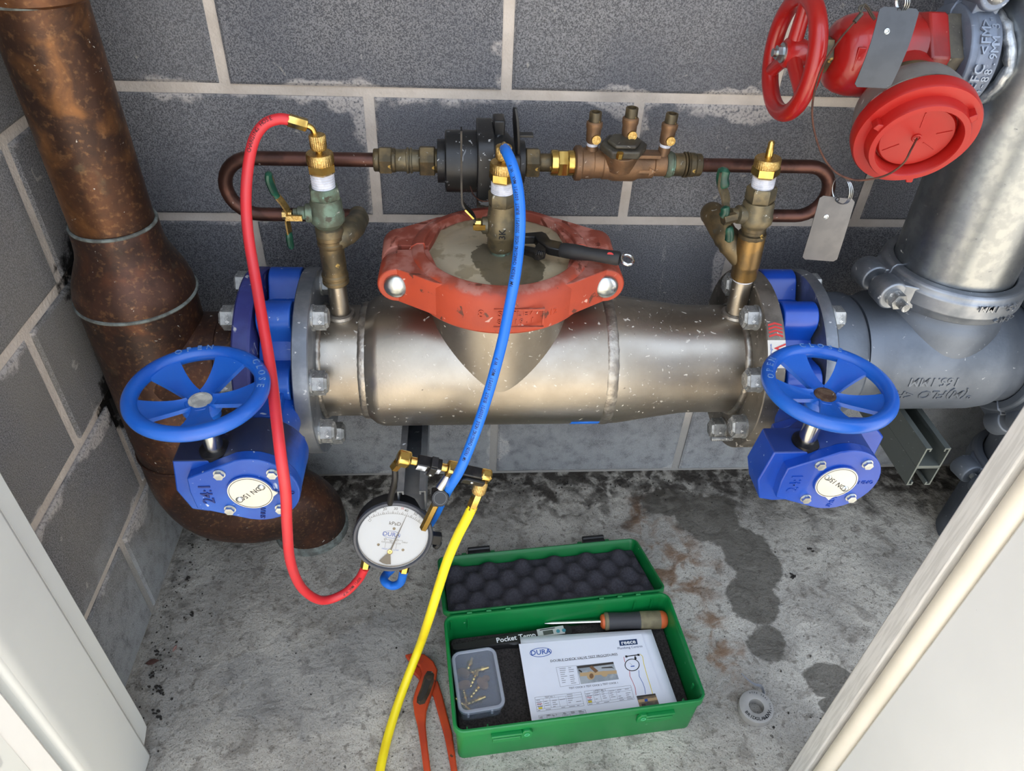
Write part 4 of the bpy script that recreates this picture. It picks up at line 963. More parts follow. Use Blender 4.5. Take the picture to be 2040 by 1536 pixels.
for a in (2, 122, 242):
    d = V((0, sin(radians(a)), cos(radians(a)))); p0 = hb+XA*.005+d*.012; p1 = wc+d*.060
    part('spoke', M().tube([p0, p0.lerp(p1, .35), p0.lerp(p1, .7), p1], [.0092, .0088, .0082, .0085], 14), RED, wh)
part('wheel_nut', M().cyl(hb-XA*.006, hb-XA*.008, .0115, n=20).hexa(hb-XA*.008, hb-XA*.0145, .0150).cyl(hb-XA*.0145, hb-XA*.019, .0048, n=14), ZINC, wh)
O0 = V((.893, by0, .906)); F = V((.878, -.305, .862)); NN = (F-O0).normalized(); LN = (F-O0).length; NL = .125
part('outlet_neck', M().lathe(F-NN*NL, NN, [(0, .040), (.052, .0425)], 40), REDM, HV)
part('outlet_lip', M().lathe(F-NN*NL, NN, [(.046, .0440), (.052, .0450), (.056, .0440)], 40), BRASSD, HV)
part('adaptor', M().lathe(F-NN*NL, NN, [(.052, .043), (.058, .0490), (.068, .0570), (.080, .0605), (.098, .0618)], 56), ALU, HV, label='dull aluminium adaptor')
part('adaptor_rim', M().lathe(F-NN*NL, NN, [(.097, .062), (.0985, .0635), (.1005, .0635), (.102, .0610)], 64), CHROME, HV)
# storz cap
sc_ = thing('outlet_cap', 'round red plastic cap closing the hydrant outlet', 'cap', tuple(F))
B = F-NN*NL
m = M().lathe(B, NN, [(.1022, .060), (.1026, .0650), (.1045, .0668), (.119, .0672), (.1225, .0655), (.1230, .0545), (.134, .0528), (.1365, .0515), (.1365, .0455), (.1345, .0440), (.1160, .0430), (.1160, .0415), (.1225, .0405), (.1245, .0385), (.1245, .002), (.1240, .0)], 72)
part('cap_body', m, REDP, sc_)
ux, uy, uz = frame(NN, ZA)
for a in (40, 160, 285):
    d = ux*cos(radians(a))+uy*sin(radians(a)); tg = NN.cross(d)
    part('lug', M().prism([(-.004, .0505), (.006, .0505), (.005, .0600), (-.002, .0585)], B+NN*.122, tg, d, NN*.0125), REDP, sc_, bevel=.001)
m = M()
for a, r0, r1 in ((100, .014, .034), (215, .018, .036), (20, .020, .036), (-30, .012, .030)):
    d = ux*cos(radians(a))+uy*sin(radians(a)); tg = NN.cross(d); m.prism([(-.0006, r0), (.0006, r0), (.0006, r1), (-.0006, r1)], B+NN*.1243, tg, d, NN*.0010)
part('moulded_ribs', m, REDP, sc_)
d = ux*cos(radians(10))+uy*sin(radians(10)); part('slot', M().box(B+NN*.1300+d*.0447, (.0016, .010, .006), Matrix((d, NN.cross(d), NN)).transposed()), flat('slot shadow red', (70, 12, 10)), sc_)
part('wire_eye', M().torus(B+NN*.1250, NN, .0042, .0012, 20, 8), REDP, sc_)
# retaining wire and tags
c0 = B+NN*.1262
wp = catmull([c0, at(1815, 298, Y=-.330), at(1800, 325, Y=-.334), at(1770, 347, Y=-.330), at(1735, 357, Y=-.322), at(1700, 358, Y=-.314), at(1665, 343, Y=-.304), at(1640, 312, Y=-.295), at(1624, 268, Y=-.286), at(1618, 225, Y=-.278), at(1623, 180, Y=-.270), at(1640, 130, Y=-.258), at(1670, 82, Y=-.246), at(1702, 44, Y=-.236)], 7)
t = thing('retaining_wire', 'rusty steel wire hanging in a loop from the red cap to the valve top', 'wire', tuple(wp[len(wp)//2]))
part('cable', M().tube(wp, .00115, 8), WIRE, t)
e0 = wp[-1]
part('crimp', M().cyl(e0, e0+(e0-wp[-3]).normalized()*.012, .0024, n=10), BRONZED, t)
e1 = e0+(e0-wp[-3]).normalized()*.012
part('eye_loop', M().tube(catmull([e1, at(1716, 22, Y=-.230), at(1722, 9, Y=-.226), at(1729, 14, Y=-.222), at(1737, 27, Y=-.214), at(1744, 37, Y=-.205)], 5), .0011, 8).tube(catmull([e1, at(1711, 18, Y=-.232), at(1716, 11, Y=-.228), at(1726, 16, Y=-.222), at(1735, 31, Y=-.214), at(1741, 39, Y=-.205)], 5), .0011, 8), BRONZED, t)
def tag(label, cs, mt, bend):
    tl, tr, br, bl = [V(c) for c in cs]; t = thing('metal_tag', label, 'tag', tuple((bl+br)/2))
    n = (tr-tl).cross(bl-tl).normalized(); n = n if n.y < 0 else -n
    w = (tr-tl).length; h = (bl-tl).length; out = rrect(1, 1, .07, 4); nv = 26; vs = []; fs = []
    prof = []
    for j in range(nv+1):
        v = j/nv; y = 1-2*v; ins = 0
        c = min(v, 1-v)*h; r = .004
        if c < r: ins = r-sqrt(max(r*r-(r-c)**2, 0))
        prof.append((v, ins/w))
    for v, i_ in prof:
        for u in (i_, .25, .5, .75, 1-i_):
            p = (tl.lerp(tr, u)).lerp(bl.lerp(br, u), v) + n*(bend*sin(pi*v)*h)
            vs.append(p)
    for j in range(nv):
        for i in range(4): fs.append((j*5+i, j*5+i+1, j*5+6+i, j*5+5+i))
    pl = part('plate', M().add(vs, fs), mt, t, smooth=0); sm = pl.modifiers.new('thickness', 'SOLIDIFY'); sm.thickness = .0009; sm.offset = 0
    q = tl.lerp(tr, .32).lerp(bl.lerp(br, .32), .30) + n*(bend*sin(pi*.3)*h)
    part('rivet', M().lathe(q-n*.0002, n, [(0, .0036), (.0012, .0030), (.0016, .0018), (.0008, .0012), (.0008, 0)], 14), ZINC, t)
    hp = tl.lerp(tr, .5).lerp(bl.lerp(br, .5), .03)
    part('punched_hole', M().torus(hp+n*.0006, n, .0022, .0006, 16, 6), INK, t)
    return t, hp, n
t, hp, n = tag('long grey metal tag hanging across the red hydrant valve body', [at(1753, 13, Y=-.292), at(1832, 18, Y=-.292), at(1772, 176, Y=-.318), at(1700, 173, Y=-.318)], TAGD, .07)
top = at(1797, -12, Y=-.285)
m = M()
for k in range(3): m.torus(hp.lerp(top, .5)+V((.0016*k, 0, 0)), (1, .10*k+.15, .2), (top-hp).length*.5, .0007, 28, 6)
part('split_ring', m, ZINC, t)
t, hp, n = tag('small shiny metal tag dangling from the rusty wire loop', [at(1634, 389, Y=-.300), at(1704, 397, Y=-.300), at(1666, 521, Y=-.303), at(1597, 516, Y=-.303)], TAG, .01)
top = at(1684, 357, Y=-.309)
m = M()
for k in range(3): m.torus(hp.lerp(top, .45)+V((.0010*k, 0, 0)), (1, .08*k+.22, .12), (top-hp).length*.52, .0006, 28, 6)
part('split_ring', m, ZINC, t)

# ---- strut supports out of the wall
def strut(t, xc, zweb, up, yend, w=.041, h=.041, th=.0026, lip=.0095, dn=.007, mt=GAL):
    s = 1 if up else -1; k = w/2
    o = [(-k, 0), (k, 0), (k, h), (k-lip, h), (k-lip, h-dn), (k-lip+th, h-dn), (k-lip+th, h-th), (k-th, h-th), (k-th, th), (-k+th, th), (-k+th, h-th), (-k+lip-th, h-th), (-k+lip-th, h-dn), (-k+lip, h-dn), (-k+lip, h), (-k, h)]
    return part('channel', M().prism([(a, b*s) for a, b in o], (xc, 0, zweb), XA, ZA, (0, yend, 0)), mt, t)
t = thing('strut_bracket', 'slotted steel channel sticking out of the wall above the gauge', 'bracket', (.290, 0, .325))
strut(t, .290, .3255, True, -.377)
t = thing('strut_bracket', 'double back to back steel channel poking out under the galvanised tee', 'bracket', (1.099, 0, .30))
sm_ = mat('dull grey channel', (112, 118, 114), .5, .6, (96, 102, 100), 14, .4, .65, [((150, 154, 150), 120, .69)], .08, 200)
strut(t, 1.099, .3455, True, -.326, w=.040, mt=sm_); strut(t, 1.099, .3450, False, -.326, w=.040, mt=sm_)

# ================================================================== test gauge, manifold and hoses
HR = .0066
def ferrule(t, a, b, r=.0072, mt=BRASS):
    a, b = V(a), V(b); return part('hose_ferrule', M().lathe(a, b-a, [(0, r*.9), (.0015, r), ((b-a).length-.0015, r), ((b-a).length, r*.85)], 6), mt, t)
GC = V((.262, -.405, .300)); gn = V((.10, -.93, .34)).normalized()
u0 = (ZA - gn*gn.z).normalized(); r0 = u0.cross(gn); ra = radians(15)
gu = u0*cos(ra)+r0*sin(ra); gr = r0*cos(ra)-u0*sin(ra)
def gp(a, b, h=0.0): return GC + gr*a + gu*b + gn*h
t = thing('pressure_gauge', 'round white dialled pressure gauge hanging in front of the steel channel', 'gauge', tuple(gp(0, -.06)))
part('case', M().lathe(GC-gn*.040, gn, [(0, .040), (.004, .050), (.008, .0545), (.030, .0550), (.034, .0570), (.038, .0575), (.0385, .0555), (.0365, .0512), (.0350, .0508), (.0345, .0)], 72), BLACK, t)
part('bezel', M().ring(GC-gn*.003, gn, [(0, .0578), (.003, .0580), (.0055, .0565), (.0060, .0535), (.0035, .0510), (.001, .0506), (0, .0506)], 80), mat('grey bezel', (74, 76, 82), .4, .2), t)
dial = part('dial_face', M().lathe(GC-gn*.0045, gn, [(0, .0510), (.001, .0510)], 64), mat('white dial', (190, 196, 202), .6), t)
pv = -.0262
def pol(a, r): a = radians(a); return r*sin(a), pv + r*cos(a)
DH = -.0032
m = M(); mr = M(); mb = M()
for k in range(61):
    a = -37.5 + 75*k/60*.98; r1 = .0625; r2 = .0652 if k % 5 else .0672
    if k % 2 and k % 5: continue
    p, q = pol(a, r1), pol(a, r2); w_ = .00022
    tg = (cos(radians(a)), -sin(radians(a)))
    m.add([gp(p[0]-tg[0]*w_, p[1]-tg[1]*w_, DH), gp(p[0]+tg[0]*w_, p[1]+tg[1]*w_, DH), gp(q[0]+tg[0]*w_, q[1]+tg[1]*w_, DH), gp(q[0]-tg[0]*w_, q[1]-tg[1]*w_, DH)], [(0, 1, 2, 3)])
def stripe(mm, P2, w_, h=DH):
    for (a, b), (c, d) in zip(P2, P2[1:]):
        L = sqrt((c-a)**2+(d-b)**2) or 1e-9; nx, ny = -(d-b)/L*w_, (c-a)/L*w_
        mm.add([gp(a+nx, b+ny, h), gp(a-nx, b-ny, h), gp(c-nx, d-ny, h), gp(c+nx, d+ny, h)], [(0, 1, 2, 3)])
stripe(m, [pol(-37.5+75*i/30, .0625) for i in range(31)], .00018)
stripe(m, [(-.0400, .0195), (-.0372, .0182), (-.0358, .0212), (-.0386, .0225), (-.0400, .0195)], .0002)
for s, a in (('10', -29), ('20', -16.5), ('30', -3.9), ('40', 8.8), ('50', 20.6), ('70', 36.5)):
    p = pol(a, .0705 if s != '70' else .0690); text(m, s, gp(*p, DH), gr*cos(radians(a))-gu*sin(radians(a)), gu*cos(radians(a))+gr*sin(radians(a)), .0042, 0, .004)
p = pol(3.5, .0722); text(mr, '35', gp(*p, DH), gr, gu, .0034, 0, .004)
text(m, 'kPaD', gp(-.0012, .0200, DH), gr, gu, .0058, 0, .006)
text(mb, 'DURA', gp(-.003, .0016, DH), gr, gu, .0066, 0, .028)
stripe(mb, [(-.003+.0130*cos(2*pi*i/36), .0016+.0058*sin(2*pi*i/36)) for i in range(37)], .0003)
def box2(mm, x, y, w_, h_): stripe(mm, [(x-w_/2, y-h_/2), (x+w_/2, y-h_/2), (x+w_/2, y+h_/2), (x-w_/2, y+h_/2), (x-w_/2, y-h_/2)], .00017)
box2(m, -.0010, -.0118, .0272, .0016)
for x, y in ((-.0105, -.0068), (-.0015, -.0088), (.0070, -.0066)): stripe(m, [(x+.0017*cos(2*pi*i/14), y+.0017*sin(2*pi*i/14)) for i in range(15)], .0002); stripe(m, [(x-.0012, y-.0012), (x+.0012, y+.0012)], .0002)
stripe(m, [(-.0088, -.0068), (-.0032, -.0070), (-.0032, -.0085)], .00017); stripe(m, [(.0087, -.0066), (.0150, -.0060), (.0150, -.0105)], .00017)
stripe(m, [(-.0085, -.0127), (-.0085, -.0215)], .00017); stripe(m, [(.0075, -.0127), (.0075, -.0215)], .00017); stripe(m, [(-.0105, -.0085), (-.0105, -.0110)], .00017)
text(m, 'VENT', gp(.0195, -.0090, DH), gr, gu, .0021, 0, .004)
text(mb, 'HIGH', gp(-.0085, -.0232, DH), gr, gu, .0024, 0, .01); text(mb, 'LOW', gp(.0085, -.0232, DH), gr, gu, .0024, 0, .01)
part('scale_print', m, INK, dial, smooth=0); part('logo_print', mb, INKB, dial, smooth=0); part('red_number', mr, INKR, dial, smooth=0)
m = M()
for x in (-.0185, .0185): m.lathe(gp(x, -.0175 if x < 0 else -.0215, -.0036), gn, [(0, .0022), (.0008, .0020), (.0008, .0)], 14)
m.lathe(gp(-.001, .0118, -.0036), gn, [(0, .0022), (.0008, .0020), (.0008, 0)], 14); part('dial_screw', m, BRASSD, dial)
tip = (.0123, .0361); an = atan2(tip[0], tip[1]-pv)
def rot(a, b): return a*cos(an)+b*sin(an), pv - a*sin(an) + b*cos(an)
nd = [(-.0011, .001), (-.00085, .020), (-.00022, .0635), (.00022, .0635), (.00085, .020), (.0011, .001), (.0022, -.003), (.0092, -.0192), (.0030, -.0212), (-.0030, -.0212), (-.0092, -.0192), (-.0022, -.003)]
pts = [rot(*q) for q in nd]
part('needle', M().prism(pts, GC+gn*-.0018, gr, gu, gn*.0005), INK, t, smooth=0)
part('needle_hub', M().lathe(gp(0, pv, -.0022), gn, [(0, .0040), (.0014, .0040), (.0018, .0034), (.0018, .0008), (.0012, 0)], 24), BRASS, t)
part('glass', M().lathe(GC+gn*.0008, gn, [(0, .0506), (.001, .0506)], 64), GLASS, t)
for s in (-1, 1):
    part('port', M().lathe(gp(s*.029, -.046, -.018), -gu, [(0, .006), (.006, .006), (.0062, .0075), (.021, .0075), (.0225, .006)], 6), BRASS, t)
m = M().box(gp(.0635, -.004, -.018), (.020, .016, .014), Matrix((gr, gu, gn)).transposed()); m.cyl(gp(.0665, -.012, -.018), gp(.0725, -.016, -.018), .0075, n=14)
part('vent_block', m, BLACK, t, bevel=.0015)

# ---- manifold above the gauge
MY = -.420
L0, L1 = at(803, 914, Y=MY), at(968, 949, Y=MY)
me1 = (L1-L0).normalized(); me3 = (V((0, -.32, .95)) - me1*V((0, -.32, .95)).dot(me1)).normalized(); me2 = me3.cross(me1)      # along, up, back
RM = Matrix((me1, me2, me3)).transposed(); ML = (L1-L0).length
def mp(a, b=0.0, c=0.0): return L0 + me1*a + me2*b + me3*c       # a along, b back, c up
t = thing('test_manifold', 'row of small brass elbows and black lever valves above the gauge', 'manifold', tuple(mp(ML/2)))
part('elbow', M().box(mp(.001), (.019, .019, .019), RM), BRASS, t, bevel=.004)
part('elbow_nut', M().hexa(mp(-.0035, -.002, -.0095), mp(-.006, -.004, -.022), .0120), BRASS, t)
part('connector', M().cyl(mp(.0105), mp(.019), .0055, n=16).cyl(mp(.050), mp(.060), .0055, n=16).cyl(mp(.072), mp(.084), .0055, n=16).cyl(mp(.106), mp(.116), .0055, n=16), BRASS, t)
v1 = part('valve_body', M().box(mp(.0345), (.033, .0155, .0155), RM), BLACKM, t, bevel=.0015)
for a, w_ in ((.0255, .0125), (.0465, .0075)): part('white_print', M().box(mp(a, -.0079, 0), (w_, .0004, .0125), RM), mat('worn white print', (206, 212, 222), .5, 0, (120, 124, 130), 130, .5, .65), v1, smooth=0)
part('lever', M().prism([(-.0045, -.010), (.0045, -.010), (.0045, .013), (-.0045, .013)], mp(.0395, -.0082, .0), me1, me3, me2*-.004).box(mp(.0395, -.002, .0125), (.009, .015, .005), RM), BLACK, t, bevel=.0008)
part('lever_screw', M().dome(mp(.0395, -.0122, -.0065), -me2, .0024, .0014, 14, 3), ZINC, t)
part('tee', M().box(mp(.0665), (.0165, .0185, .0185), RM).cyl(mp(.0665, -.001, -.009), mp(.0655, -.003, -.016), .0060, n=16), BRASS, t, bevel=.003)
part('valve_body', M().box(mp(.0955), (.036, .0155, .0150), RM), BLACKM, t, bevel=.0015)
part('lever', M().prism([(-.016, -.009), (.015, -.009), (.015, .003), (-.010, .004), (-.016, .001)], mp(.0975, -.0082, -.001), me1, me3, me2*-.004), BLACK, t, bevel=.0008)
part('lever_screw', M().dome(mp(.0955, -.0122, -.003), -me2, .0024, .0014, 14, 3), ZINC, t)
part('elbow', M().box(mp(ML-.001), (.0165, .0165, .0190), RM), BRASS, t, bevel=.004)
k0 = at(880, 952, Y=-.424); k1 = at(876, 972, Y=-.424)
part('steel_tube', M().cyl(mp(.0655, -.003, -.014), k1, .0062, n=18), CHROME, t)
KC = at(877, 993, Y=-.430)
part('needle_valve', M().box(at(872, 990, Y=-.410), (.017, .016, .024)), BLACK, t, bevel=.002)
kn = (V((.02, -.80, .60))).normalized()
part('knob', M().lathe(KC-kn*.016, kn, [(0, .0112), (.002, .0122), (.013, .0122), (.0155, .0112)], 48, star=.05), BLACK, t)
m = M().ring(KC-kn*.0004, kn, [(0, .0085), (.0004, .0085), (.0004, .0080), (0, .0080)], 32); part('knob_mark', m, INKG, t, smooth=0)
part('brass_leg', M().hexa(at(868, 1003, Y=-.412), at(844, 1052, Y=-.408), .0105), BRASS, t)
tb = catmull([mp(-.006, -.004, -.020), at(787, 955, Y=-.420), at(780, 985, Y=-.412), at(777, 1003, Y=-.400)], 6)
part('black_tube', M().tube(tb, .0042, 12), BLACK, t)

# ---- hoses
t = thing('charging_hose', 'red charging hose looping from the left test tap down to the gauge', 'hose', tuple(at(645, 1198, Y=-.43)))
rp_ = [(580, 240, -.205), (556, 237, -.208), (527, 248, -.214), (506, 279, -.222), (494, 335, -.235), (490, 400, -.25), (495, 470, -.27), (508, 550, -.30), (525, 650, -.35), (539, 735, -.395), (549, 820, -.45), (559, 905, -.492), (569, 980, -.505), (572, 1050, -.500), (579, 1120, -.480), (602, 1172, -.455), (641, 1196, -.435), (684, 1183, -.420), (713, 1156, -.412)]
RP = catmull([at(a, b, Y=c) for a, b, c in rp_] + [gp(-.029, -.068, -.018)], 7)
part('hose', M().tube(RP, HR, 18), RUBRED, t)
fe0 = at(612, 250, Y=-.202)
ferrule(t, RP[0]+(RP[0]-RP[3]).normalized()*-.004, fe0, .0078)
topn = V((.1885, AY, .823))
part('bent_tube', M().tube(catmull([fe0, at(622, 256, Y=-.201), at(628, 268, Y=AY), V((.1885, AY, .812))], 5), .0036, 14), BRASS, t)
part('knurled_nut', M().lathe((.1885, AY, .795), ZA, [(0, .0085), (.003, .0102), (.017, .0104), (.0185, .0096), (.020, .0060)], 56, star=.05), BRASSK, t)
sn = V((.05, -.75, .66)); m = M()
curvetext(m, 'CHARGING HOSE', RP, .0048, sn, HR, at(499, 300, Y=-.225), True, .78, .006)
curvetext(m, '800PSI MAX W.P.', RP, .0046, sn, HR, .020, True, .78, .006)
part('hose_print', m, INK, t, smooth=0)

t = thing('charging_hose', 'blue charging hose hanging from the centre test tap to the manifold', 'hose', tuple(at(930, 900, Y=-.42)))
bp_ = [(1011, 306, -.254), (1021, 330, -.270), (1031, 370, -.285), (1036, 420, -.298), (1035, 475, -.312), (1028, 540, -.335), (1016, 605, -.352), (1002, 675, -.376), (984, 745, -.398), (964, 812, -.415), (942, 875, -.428), (917, 935, -.432), (895, 972, -.420), (880, 1000, -.380), (860, 1038, -.352), (820, 1090, -.346), (786, 1128, -.352), (768, 1146, -.366), (765, 1155, -.380), (771, 1163, -.389), (784, 1167, -.394), (798, 1160, -.398)]
BP = catmull([at(1006, 297, Y=-.236), ] + [at(a, b, Y=c) for a, b, c in bp_] + [gp(.029, -.069, -.018)], 7)
part('hose', M().tube(BP, HR, 18), RUBBLUE, t)
ferrule(t, BP[0]+(BP[4]-BP[0]).normalized()*.004, V((.4165, -.2165, .8065)), .0076)
part('bent_tube', M().tube(catmull([V((.4165, -.218, .8070)), V((.4165, -.211, .8085)), V((.4165, -.2060, .8070)), V((.4165, -.205, .800))], 5), .0036, 14), BRASS, t)
part('knurled_nut', M().lathe((.4165, -.205, .788), ZA, [(0, .0085), (.003, .0102), (.016, .0104), (.0175, .0096), (.019, .0060)], 56, star=.05), BRASSK, t)
m = M()
for q, nn in ((at(927, 912, Y=-.430), V((-.15, -.75, .6))), (at(1023, 572, Y=-.345), V((-.45, -.70, .5)))):
    curvetext(m, 'NM FREON CHARGING HOSE 3000PSI BURST 600PSI MAX. W.P.', BP, .0044, nn, HR, q, True, .62, .006, .72)
part('hose_print', m, INK, t, smooth=0)

t = thing('charging_hose', 'yellow charging hose draped across the green case lid and the pliers', 'hose', tuple(at(757, 1536, Z=.008)))
YP0 = mp(ML-.002, -.002, -.010)
nd_ = (at(947, 1000, Y=-.428)-YP0).normalized()
part('knurled_nut', M().lathe(YP0, nd_, [(0, .0060), (.004, .0095), (.018, .0098), (.021, .0080)], 56, star=.05), BRASSK, t)
yp = [at(942, 1008, Y=-.429), at(930, 1033, Y=-.432), at(912, 1068, Y=-.436), at(892, 1115, Y=-.442), at(874, 1170, Y=-.452), at(857, 1225, Y=-.466), at(837, 1285, Z=.075), at(815, 1342, Z=.036), at(793, 1402, Z=.016), at(772, 1470, Z=HR), at(757, 1536, Z=HR), at(748, 1600, Z=HR), at(746, 1680, Z=HR), at(756, 1790, Z=HR)]
part('hose', M().tube(catmull(yp, 8), HR*1.06, 18), RUBYEL, t)
ferrule(t, YP0+nd_*.020, yp[0]+(yp[1]-yp[0])*.25, .0078)

# ================================================================== green case and what lies in it
ex = V((.381, .034, 0)).normalized(); ey = V((-ex.y, ex.x, 0)); CO = V((.348, -.601, 0)); CW, CD, CH = .3835, .194, .100
def cp(u, v, z): return CO + ex*u + ey*v + ZA*z
def loft(m, loops, cap0=True, cap1=True):
    n = len(loops[0]); vs = [p for l in loops for p in l]
    fs = [(j*n+i, j*n+(i+1) % n, (j+1)*n+(i+1) % n, (j+1)*n+i) for j in range(len(loops)-1) for i in range(n)]
    if cap0: fs.append(tuple(range(n-1, -1, -1)))
    if cap1: fs.append(tuple((len(loops)-1)*n+i for i in range(n)))
    return m.add(vs, fs)
def cl(ins, z, r=.016): return [cp(CW/2+a, CD/2+b, z) for a, b in rrect(CW-2*ins, CD-2*ins, max(r-ins, .003), 6)]
t = thing('tool_case', 'open green plastic tool case lying on the concrete', 'case', tuple(cp(CW/2, CD/2, 0)))
m = loft(M(), [cl(.0075, 0), cl(.0065, .003), cl(.0035, .083), cl(.0, .086), cl(.0, .0985), cl(.0015, .1), cl(.0040, .1), cl(.0048, .0985), cl(.0060, .092), cl(.0092, .006)])
base = part('base', m, GREENP, t)
for u in (.055, CW-.095):
    k = part('latch_seat', M().box(cp(u+.022, -.0012, .0815), (.046, .009, .005), Matrix((ex, ey, ZA)).transposed()).box(cp(u+.022, -.0020, .0700), (.042, .007, .011), Matrix((ex, ey, ZA)).transposed()).prism([(-.009, 0), (.009, 0), (.009, .014), (.004, .021), (-.004, .021), (-.009, .014)], cp(u+(.052 if u < .1 else -.004), -.0045, .066), ex, ZA, ey*.006), GREENP, base, bevel=.0012)
    part('pin_hole', M().lathe(cp(u+(.052 if u < .1 else -.004), -.0047, .077), -ey, [(0, .0042), (.0006, .0042), (.0006, .0030), (0, .003)], 16), mat('pale worn green', (70, 170, 116), .5), base)
for u in (.012, .040, CW-.060, CW-.030): part('rim_rib', M().box(cp(u, CD-.0080, .082), (.0025, .004, .024), Matrix((ex, ey, ZA)).transposed()), GREENP, base)
for u, v in ((.02, .008), (.05, .008), (CW-.035, .008), (CW-.012, .03)): part('rim_rib', M().box(cp(u, v, .088), (.002, .004, .014), Matrix((ex, ey, ZA)).transposed()), GREENP, base)
rn = random.Random(4)
def fo(i, z): return [cp(CW/2+a, CD/2+b, z) for a, b in rrect(CW-2*i, CD-2*i, .008, 4)]
part('base_foam', loft(M(), [fo(.0105, .006), fo(.0100, .043), fo(.0115, .045)]), FOAMB, t, label='charcoal foam bed')
# lid leaning back onto the slab
th = radians(20.5); lw = ey*cos(th) - ZA*sin(th); lh = ZA*cos(th) + ey*sin(th); LO = cp(0, CD+.004, .0955); LD = .172
def lp(u, w, h): return LO + ex*u + lw*w + lh*h
def ll(ins, h, r=.016, w0=0.0): return [lp(CW/2+a, LD/2+b+w0, h) for a, b in rrect(CW-2*ins, LD-2*ins, max(r-ins, .003), 6)]
lid = part('lid', loft(M(), [ll(.0095, -.030), ll(.0080, -.027), ll(.0045, -.008), ll(.0, -.006), ll(.0, .0015), ll(.0012, .0025), ll(.0036, .0025), ll(.0046, .001), ll(.0065, -.004), ll(.0100, -.026)]), GREENP, t)
def foamfn(u, v):
    a, b = .0105+(CW-.021)*u, .0105+(LD-.021)*v; e = min(u, 1-u)*CW; f = min(v, 1-v)*LD; k = min(1, min(e, f)/.008)
    h = -.0125 + .0085*cos(2*pi*a/.062)*cos(2*pi*b/.058)*k - .005*(1-k)
    return lp(a, b, h)
part('lid_foam', M().grid(foamfn, 110, 56), FOAM, lid, smooth=80, label='grey egg crate foam')
for u in (.058, CW-.103):
    part('catch', M().box(lp(u+.022, LD+.010, -.004), (.042, .015, .010), Matrix((ex, lw, lh)).transposed()).tube([lp(u+.001, LD+.016, .001), lp(u+.043, LD+.016, .001)], .0045, 10), BLACK, lid, bevel=.001, label='black catch')
    for q in (-.007, .047): part('catch_lug', M().box(lp(u+q, LD+.003, -.003), (.009, .010, .007), Matrix((ex, lw, lh)).transposed()), GREENP, lid, bevel=.001)
for u in (.075, CW-.085):
    m = M()
    for q in (-.032, 0, .032): m.tube([cp(u+q-.004, CD+.001, .0975), cp(u+q+.004, CD+.001, .0975)], .0032, 10)
    part('hinge', m, GREENP, lid)
# screwdriver
a, b = at(1085, 1242, Z=.058), at(1327, 1234, Z=.066); sd = (b-a).normalized(); SL = (b-a).length
t = thing('screwdriver', 'screwdriver with a grey, olive and orange handle lying along the back of the case', 'screwdriver', tuple(a.lerp(b, .6)))
k = SL*(1197-1085)/242
part('shaft', M().lathe(a, sd, [(0, .0006), (.012, .0030), (k+.01, .0033)], 20), CHROME, t)
def sdl(x0, x1, prof, mt, nm): return part(nm, M().lathe(a+sd*(SL*(x0-1085)/242), sd, [(SL*(x1-x0)/242*q, r) for q, r in prof], 28), mt, t)
sdl(1196, 1203, [(0, .0085), (.4, .0118), (1, .0128)], ORNG, 'collar'); sdl(1203, 1211, [(0, .0128), (.3, .0150), (1, .0148)], OLIVE, 'front_ring')
sdl(1211, 1274, [(0, .0142), (.15, .0144), (.5, .0136), (.85, .0142), (1, .0146)], DARKGREY, 'grip')
m = M().lathe(a+sd*(SL*(1274-1085)/242), sd, [(0, .0146), (.002, .0152), (SL*40/242, .0152)], 28); part('rear_grip', m, OLIVE, t)
sdl(1314, 1329, [(0, .0150), (.45, .0146), (.8, .0125), (1, .0085)], ORNG, 'end_cap')
# pocket thermometer
pa, pb = at(903, 1289, Z=.061), at(1138, 1253, Z=.061); pa.z = pb.z = .053; pd = (pb-pa).normalized(); ps = ZA.cross(pd); PL = (pb-pa).length
t = thing('pocket_thermometer', 'black pocket thermometer stick with a small grey display, half under the paper', 'thermometer', tuple(pa.lerp(pb, .5)))
m = loft(M(), [[pa+pd*(x*PL)+ps*(w_*c)+ZA*(z_) for c, z_ in ((-1, -.006), (1, -.006), (1, .004), (.75, .007), (-.75, .007), (-1, .004))] for x, w_ in ((0, .0050), (.02, .0065), (.45, .0090), (.50, .0108), (.98, .0112), (1.0, .0085))])
b_ = part('case_body', m, BLACK, t)
m = M(); text(m, 'Pocket Temp', pa+pd*(PL*.525)+ZA*.0073+ps*.000, pd, ps, .0088, 0, .022); part('name_print', m, INKW, b_, smooth=0)
dq = Matrix((pd, ps, ZA)).transposed()
ds = part('display', M().box(pa+pd*(PL*.825)+ZA*.0072+ps*.0015, (.046, .0150, .0016), dq), mat('display panel', (176, 180, 176), .5), t, bevel=.0004)
part('screen', M().box(pa+pd*(PL*.80)+ZA*.0081+ps*.000, (.017, .0075, .0006), dq), mat('lcd', (74, 80, 74), .25), ds)
for q in (.885, .935): part('button', M().cyl(pa+pd*(PL*q)+ZA*.0078-ps*.0005, pa+pd*(PL*q)+ZA*.0088-ps*.0005, .0032, n=18), flat('teal button', (62, 128, 140), .4), ds)
m = M().box(pa+pd*(PL*.80)+ZA*.0081+ps*.0065, (.026, .0014, .0003), dq); part('display_print', m, INK, ds)
